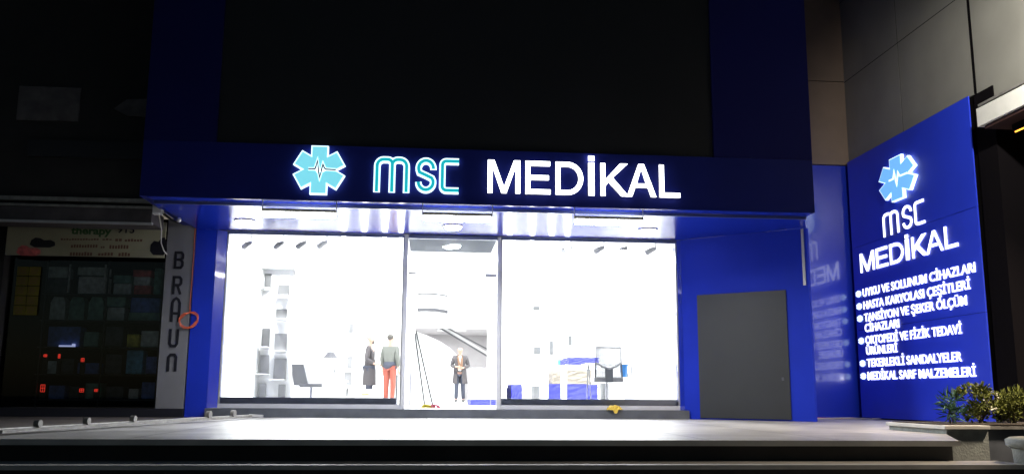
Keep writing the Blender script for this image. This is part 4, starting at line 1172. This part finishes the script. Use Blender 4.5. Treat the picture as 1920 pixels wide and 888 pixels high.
# desk with lamp and pot (left)
YD = 5.0
p = at(625, 712, YD)
dk = thing('desk', 'plain white reception desk behind the armless chair', 'desk', (p.x, YD, 0.17))
MB().box(-2.6, -1.72, YD, YD + 0.6, p.z - 0.03, p.z).build('desktop', M['white'], dk)
MB().box(-2.6, -1.75, YD + 0.5, YD + 0.53, 0.17, p.z - 0.031).box(-2.6, -2.57, YD, YD + 0.49, 0.17, p.z - 0.031).build('panel', M['white'], dk)
lm = thing('desk_lamp', 'grey desk lamp with a wide shade on the white desk', 'lamp', (p.x, YD + 0.2, p.z))
c = at(620, 665, YD + 0.2)
MB().lathe((c.x, c.y, c.z - 0.06), [(0.17, 0), (0.12, 0.05), (0.07, 0.12), (0.05, 0.13)], 20).build('lamp_shade', M['dkmetal'], lm)
MB().tube([(c.x + 0.05, c.y, p.z + 0.02), (c.x + 0.1, c.y, p.z + 0.2), (c.x + 0.04, c.y, c.z - 0.02)], 0.012, 8).build('arm', M['cell2'], lm)
MB().lathe((c.x + 0.05, c.y, p.z + 0.001), [(0.08, 0), (0.075, 0.02)], 16).build('base', M['chair'], lm)
p2 = at(628, 706, YD + 0.1)
t = thing('pen_pot', 'pale yellow pot with grey sticks on the white desk', 'pot', tuple(p2))
MB().lathe((p2.x, p2.y, p.z + 0.001), [(0.045, 0), (0.055, 0.10)], 16).build('body', M['paleyellow'], t)
MB().tube([(p2.x - 0.02, p2.y, p.z + 0.10), (p2.x - 0.03, p2.y, p.z + 0.22)], 0.012, 6).tube([(p2.x + 0.02, p2.y, p.z + 0.10), (p2.x + 0.02, p2.y, p.z + 0.20)], 0.014, 6).build('sticks', M['dkmetal'], t)
# low table in front of the bearded man with a tan object
YL = 8.6
p = at(690, 729, YL)
t = thing('low_table', 'low white table hiding the legs of the bearded man', 'table', (p.x, YL, 0.17))
a = at(655, 729, YL).x; b = at(716, 729, YL).x
MB().box(a, b, YL, YL + 0.5, p.z - 0.16, p.z).build('tabletop', M['white'], t)
MB().box(a + 0.02, b - 0.02, YL + 0.03, YL + 0.45, 0.17, p.z - 0.161).build('base', M['white'], t)
q = at(685, 741, YL - 0.3)
t = thing('tan_shoe_box', 'small tan box standing before the low white table', 'box', (q.x, YL - 0.3, 0.17))
MB().box(q.x - 0.10, q.x + 0.10, YL - 0.4, YL - 0.2, 0.17, q.z + 0.0).build('stand', M['white'], t)
MB().box(q.x - 0.09, q.x + 0.09, YL - 0.38, YL - 0.22, q.z + 0.001, q.z + 0.05).build('lid', M['wood'], t, bevel=0.01)
# mops
def mop(px, m, lab, topx, topy):
    p = at(px, 762, 0.75)
    tp = at(topx, topy, 1.0)
    t = thing('mop', lab, 'mop', (p.x, 0.75, 0.17), 'mops leaning in the doorway')
    MB().tube([(p.x - 0.01, 0.75, 0.23), tuple(tp)], 0.013, 8).build('stick', M['stick'], t)
    mb = MB()
    for k in range(26):
        a = rnd.uniform(0, 2 * PI); r_ = rnd.uniform(0.04, 0.12)
        mb.tube([(p.x, 0.75, 0.23), (p.x + 0.02 + r_ * 0.6 * math.cos(a), 0.75 + r_ * 0.5 * math.sin(a), 0.215), (p.x + 0.03 + r_ * math.cos(a), 0.75 + r_ * 0.7 * math.sin(a), 0.178)], 0.009, 5)
    mb.build('mop_head', M[m], t)
mop(797, 'yellowp', 'mop with a yellow head leaning in the doorway', 778, 625)
mop(812, 'pinkp', 'mop with a pink head leaning in the doorway', 780, 620)
# thin posts near the door
p = at(743, 745, 2.5)
t = thing('queue_post', 'slim grey post just left of the door frame behind the left window', 'post', (p.x, 2.5, 0.17))
MB().tube([(p.x, 2.5, 0.19), (p.x, 2.5, at(743, 702, 2.5).z)], 0.022, 10).build('pole', M['cell1'], t)
MB().lathe((p.x, 2.5, 0.17), [(0.11, 0), (0.10, 0.02)], 20).build('foot', M['cell1'], t)

# ------------------------------------------------------------------ people
def skinned(name, verts, edges, radii, m, parent, sub=2, root=0):
    me = bpy.data.meshes.new(name)
    o0 = org(parent)
    me.from_pydata([tuple(Vector(v)) for v in verts], edges, [])
    o = bpy.data.objects.new(name, me)
    COL.objects.link(o)
    md = o.modifiers.new('s', 'SKIN')
    md.use_smooth_shade = True
    for i, r_ in enumerate(radii):
        sv = me.skin_vertices[0].data[i]
        sv.radius = r_ if isinstance(r_, tuple) else (r_, r_)
        sv.use_root = (i == root)
    o.modifiers.new('u', 'SUBSURF').levels = sub
    dg = bpy.context.evaluated_depsgraph_get(); dg.update()
    me2 = bpy.data.meshes.new_from_object(o.evaluated_get(dg))
    bpy.data.objects.remove(o)
    me2.materials.clear(); me2.materials.append(m)
    for p in me2.polygons: p.use_smooth = True
    o = bpy.data.objects.new(name, me2)
    COL.objects.link(o)
    o.parent = parent
    ORG[o.name] = o0
    return o
def lerp(a, b, t_): return Vector(a).lerp(Vector(b), t_)
def person(label, loc, rotz, scale, arms, legs, hair, beard, top, topm, legm, coat=None, shirt=None, scarf=None, headtilt=0.0):
    t = thing('person', label, 'person', loc)
    ORG[t.name] = Vector((0, 0, 0))
    V_, E_, R_ = [], [], []
    def av(p, r_, par=None):
        V_.append(Vector(p)); R_.append(r_)
        if par is not None: E_.append((par, len(V_) - 1))
        return len(V_) - 1
    pel = av((0, 0, .95), (.15, .11))
    sp1 = av((0, 0.0, 1.12), (.135, .10), pel)
    chs = av((0, 0.0, 1.32), (.155, .115), sp1)
    nk = av((0, 0.01, 1.47), (.06, .06), chs)
    nk2 = av((0, 0.0, 1.53), (.055, .055), nk)
    hd0 = av((0, -.02 - headtilt * .3, 1.585), (.062, .07), nk2)
    hd1 = av((0, -.015 - headtilt * .6, 1.655), (.078, .093), hd0)
    hd2 = av((0, -.005 - headtilt, 1.72), (.066, .08), hd1)
    nose = av((0, -.115 - headtilt * .5, 1.635), .012, hd1)
    for sg in (-1, 1):
        av((sg * .085, 0, 1.64), .015, hd1)
        sh_ = av((sg * .19, 0, 1.42), .058, chs)
        el = av(arms[(sg + 1) // 2][0], .043, sh_)
        wr = av(arms[(sg + 1) // 2][1], .028, el)
        d = (Vector(arms[(sg + 1) // 2][2]) - Vector(arms[(sg + 1) // 2][1]))
        pm = av(arms[(sg + 1) // 2][2], (.038, .02), wr)
        dn = d.normalized()
        sdv_ = dn.cross(Vector((0, -1, 0.3))).normalized()
        for k, (of, ln) in enumerate(((-.027, .065), (-.009, .078), (.009, .072), (.027, .055))):
            b0 = av(V_[pm] + dn * .045 + sdv_ * of, .009, pm)
            av(V_[pm] + dn * (.045 + ln) + sdv_ * of * 1.1 + Vector((0, -.012, -.012)), .007, b0)
        th = av(V_[pm] + sdv_ * -.042 + dn * .01, .011, pm)
        av(V_[pm] + sdv_ * -.055 + dn * .05, .008, th)
        hp = av((sg * .09, 0, .88), .088, pel)
        kn = av(legs[(sg + 1) // 2][0], .056, hp)
        an = av(legs[(sg + 1) // 2][1], .036, kn)
        av(Vector(legs[(sg + 1) // 2][1]) + Vector((0, -.13, -.045)), .028, an)
    skinned('body', V_, E_, R_, M['skin'], t, 2)
    # trousers
    v, e, r_ = [Vector((0, 0, .98))], [], [(.165, .125)]
    for sg in (-1, 1):
        l = legs[(sg + 1) // 2]
        n0 = len(v)
        v += [Vector((sg * .095, 0, .87)), lerp((sg * .095, 0, .87), l[0], .5), Vector(l[0]), lerp(l[0], l[1], .6), Vector(l[1]) + Vector((0, 0, .0))]
        r_ += [.105, .095, .078, .07, .068]
        e += [(0, n0)] + [(n0 + i, n0 + i + 1) for i in range(4)]
    skinned('trousers', v, e, r_, M[legm], t, 2)
    # upper garment with sleeves
    v = [Vector((0, 0, .93)), Vector((0, 0, 1.12)), Vector((0, 0, 1.33)), Vector((0, .01, 1.455))]
    e = [(0, 1), (1, 2), (2, 3)]; r_ = [(.175, .135), (.165, .13), (.18, .135), (.085, .075)]
    for sg in (-1, 1):
        A_ = arms[(sg + 1) // 2]
        n0 = len(v)
        v += [Vector((sg * .195, 0, 1.415)), lerp((sg * .195, 0, 1.415), A_[0], .5), Vector(A_[0]), lerp(A_[0], A_[1], .9)]
        r_ += [.082, .074, .068, .052]
        e += [(2, n0), (n0, n0 + 1), (n0 + 1, n0 + 2), (n0 + 2, n0 + 3)]
    skinned(top, v, e, r_, M[topm], t, 2, root=1)
    if coat:
        zlow, wd = coat
        mb = MB()
        n = 26
        rings = [(1.12, .17, .135), (.98, .185, .15), (.8, .20, .165), (zlow + .1, .215, .175), (zlow, .22, .18)]
        op = 0.35 if shirt else 0.0
        for z, rx, ry in rings:
            for k in range(n + 1):
                a = -PI / 2 + op + (2 * PI - 2 * op) * k / n
                wv = 1 + 0.035 * math.sin(a * 7 + z * 3)
                mb.v.append(Vector((rx * wd * wv * math.cos(a), ry * wv * math.sin(a), z)))
        for i in range(len(rings) - 1):
            for k in range(n):
                q_ = i * (n + 1) + k
                mb.f.append([q_, q_ + 1, q_ + n + 2, q_ + n + 1])
        mb.build('coat_skirt', M[topm], t, smooth=True)
    if shirt:
        MB().slab((-.045, -.145, .98), (.09, 0, 0), (0, .03, 0), (0, 0.02, .47)).build('shirt', M[shirt], t, bevel=0.01)
    if scarf:
        MB().tube([(-.06, -.08, 1.47), (-.055, -.15, 1.35), (-.02, -.165, 1.15), (.0, -.16, 1.02)], [.025, .035, .04, .035], 10).tube([(.06, -.08, 1.47), (.06, -.15, 1.35), (.05, -.165, 1.15), (.05, -.16, 1.05)], [.025, .035, .04, .035], 10).build('scarf', M[scarf], t, smooth=True)
    for sg in (-1, 1):
        l = Vector(legs[(sg + 1) // 2][1])
        MB().ball((l.x, l.y - .055, max(0.045, l.z - .045)), .05, .135, .045, 12).build('shoe', M['shoe'], t, smooth=True)
        MB().ball((sg * .03, -.097 - headtilt * .55, 1.662), .010, .006, .007, 8).build('eye', M['darkhair'], t, smooth=True)
    MB().ball((0, -.088 - headtilt * .4, 1.598), .024, .008, .005, 8).build('mouth', M['brown'], t, smooth=True)
    if hair:
        MB().ball((0, .028 - headtilt * .7, 1.70), .089, .10, .082, 16).build('hair', M[hair], t, smooth=True)
    if beard:
        MB().ball((0, -.07, 1.578), .058, .045, .055, 14).build('beard', M[beard], t, smooth=True)
    t.location = loc
    t.rotation_euler = (0, 0, rotz)
    t.scale = (scale,) * 3
    return t
stand = [((-.10, 0, .50), (-.10, .01, .09)), ((.10, 0, .50), (.10, .01, .09))]
side = [((-.24, .02, 1.13), (-.24, -.03, .89), (-.24, -.05, .82)), ((.24, .02, 1.13), (.24, -.03, .89), (.24, -.05, .82))]
bent = [((-.27, .03, 1.13), (-.10, -.22, 1.10), (-.04, -.25, 1.10)), ((.27, .03, 1.13), (.10, -.22, 1.07), (.04, -.25, 1.06))]
onebent = [((-.25, .04, 1.12), (-.2, -.18, 1.0), (-.18, -.24, .99)), side[1]]
walk = [((-.10, -.05, .50), (-.11, -.02, .09)), ((.10, -.02, .50), (.12, .08, .09))]
GZ = 0.169
p = at(864, 752, 15); x3 = at(862, 700, 13.4).x
person('bald man in an open long dark coat and scarf looking down at his hands', (x3, 13.3, GZ), R(-3), 1.66 / 1.75, bent, walk, None, None, 'coat', 'darkcoat', 'navycloth', coat=(.58, 1.1), shirt='whitecloth', scarf='scarf', headtilt=0.03)
x1_ = at(693, 700, 9.9).x
person('bearded man in a long dark coat standing sideways behind the left window', (x1_, 9.9, GZ), R(80), 1.0, onebent, stand, 'greyhair', 'darkhair', 'coat', 'darkcoat', 'navycloth', coat=(.45, 0.95))
x2_ = at(731, 700, 9.6).x
pp2 = person('person in a grey sweater and red trousers standing beside the door frame', (x2_, 9.6, GZ), R(150), 1.0, side, stand, 'darkhair', None, 'sweater', 'sweater', 'redcloth')

hem = MB().lathe((0, 0, 0.86), [(0.185, 0), (0.19, 0.08), (0.178, 0.19)], 22, 1.0, 0.78).build('hem', M['navycloth'], None, smooth=True)
hem.parent = pp2
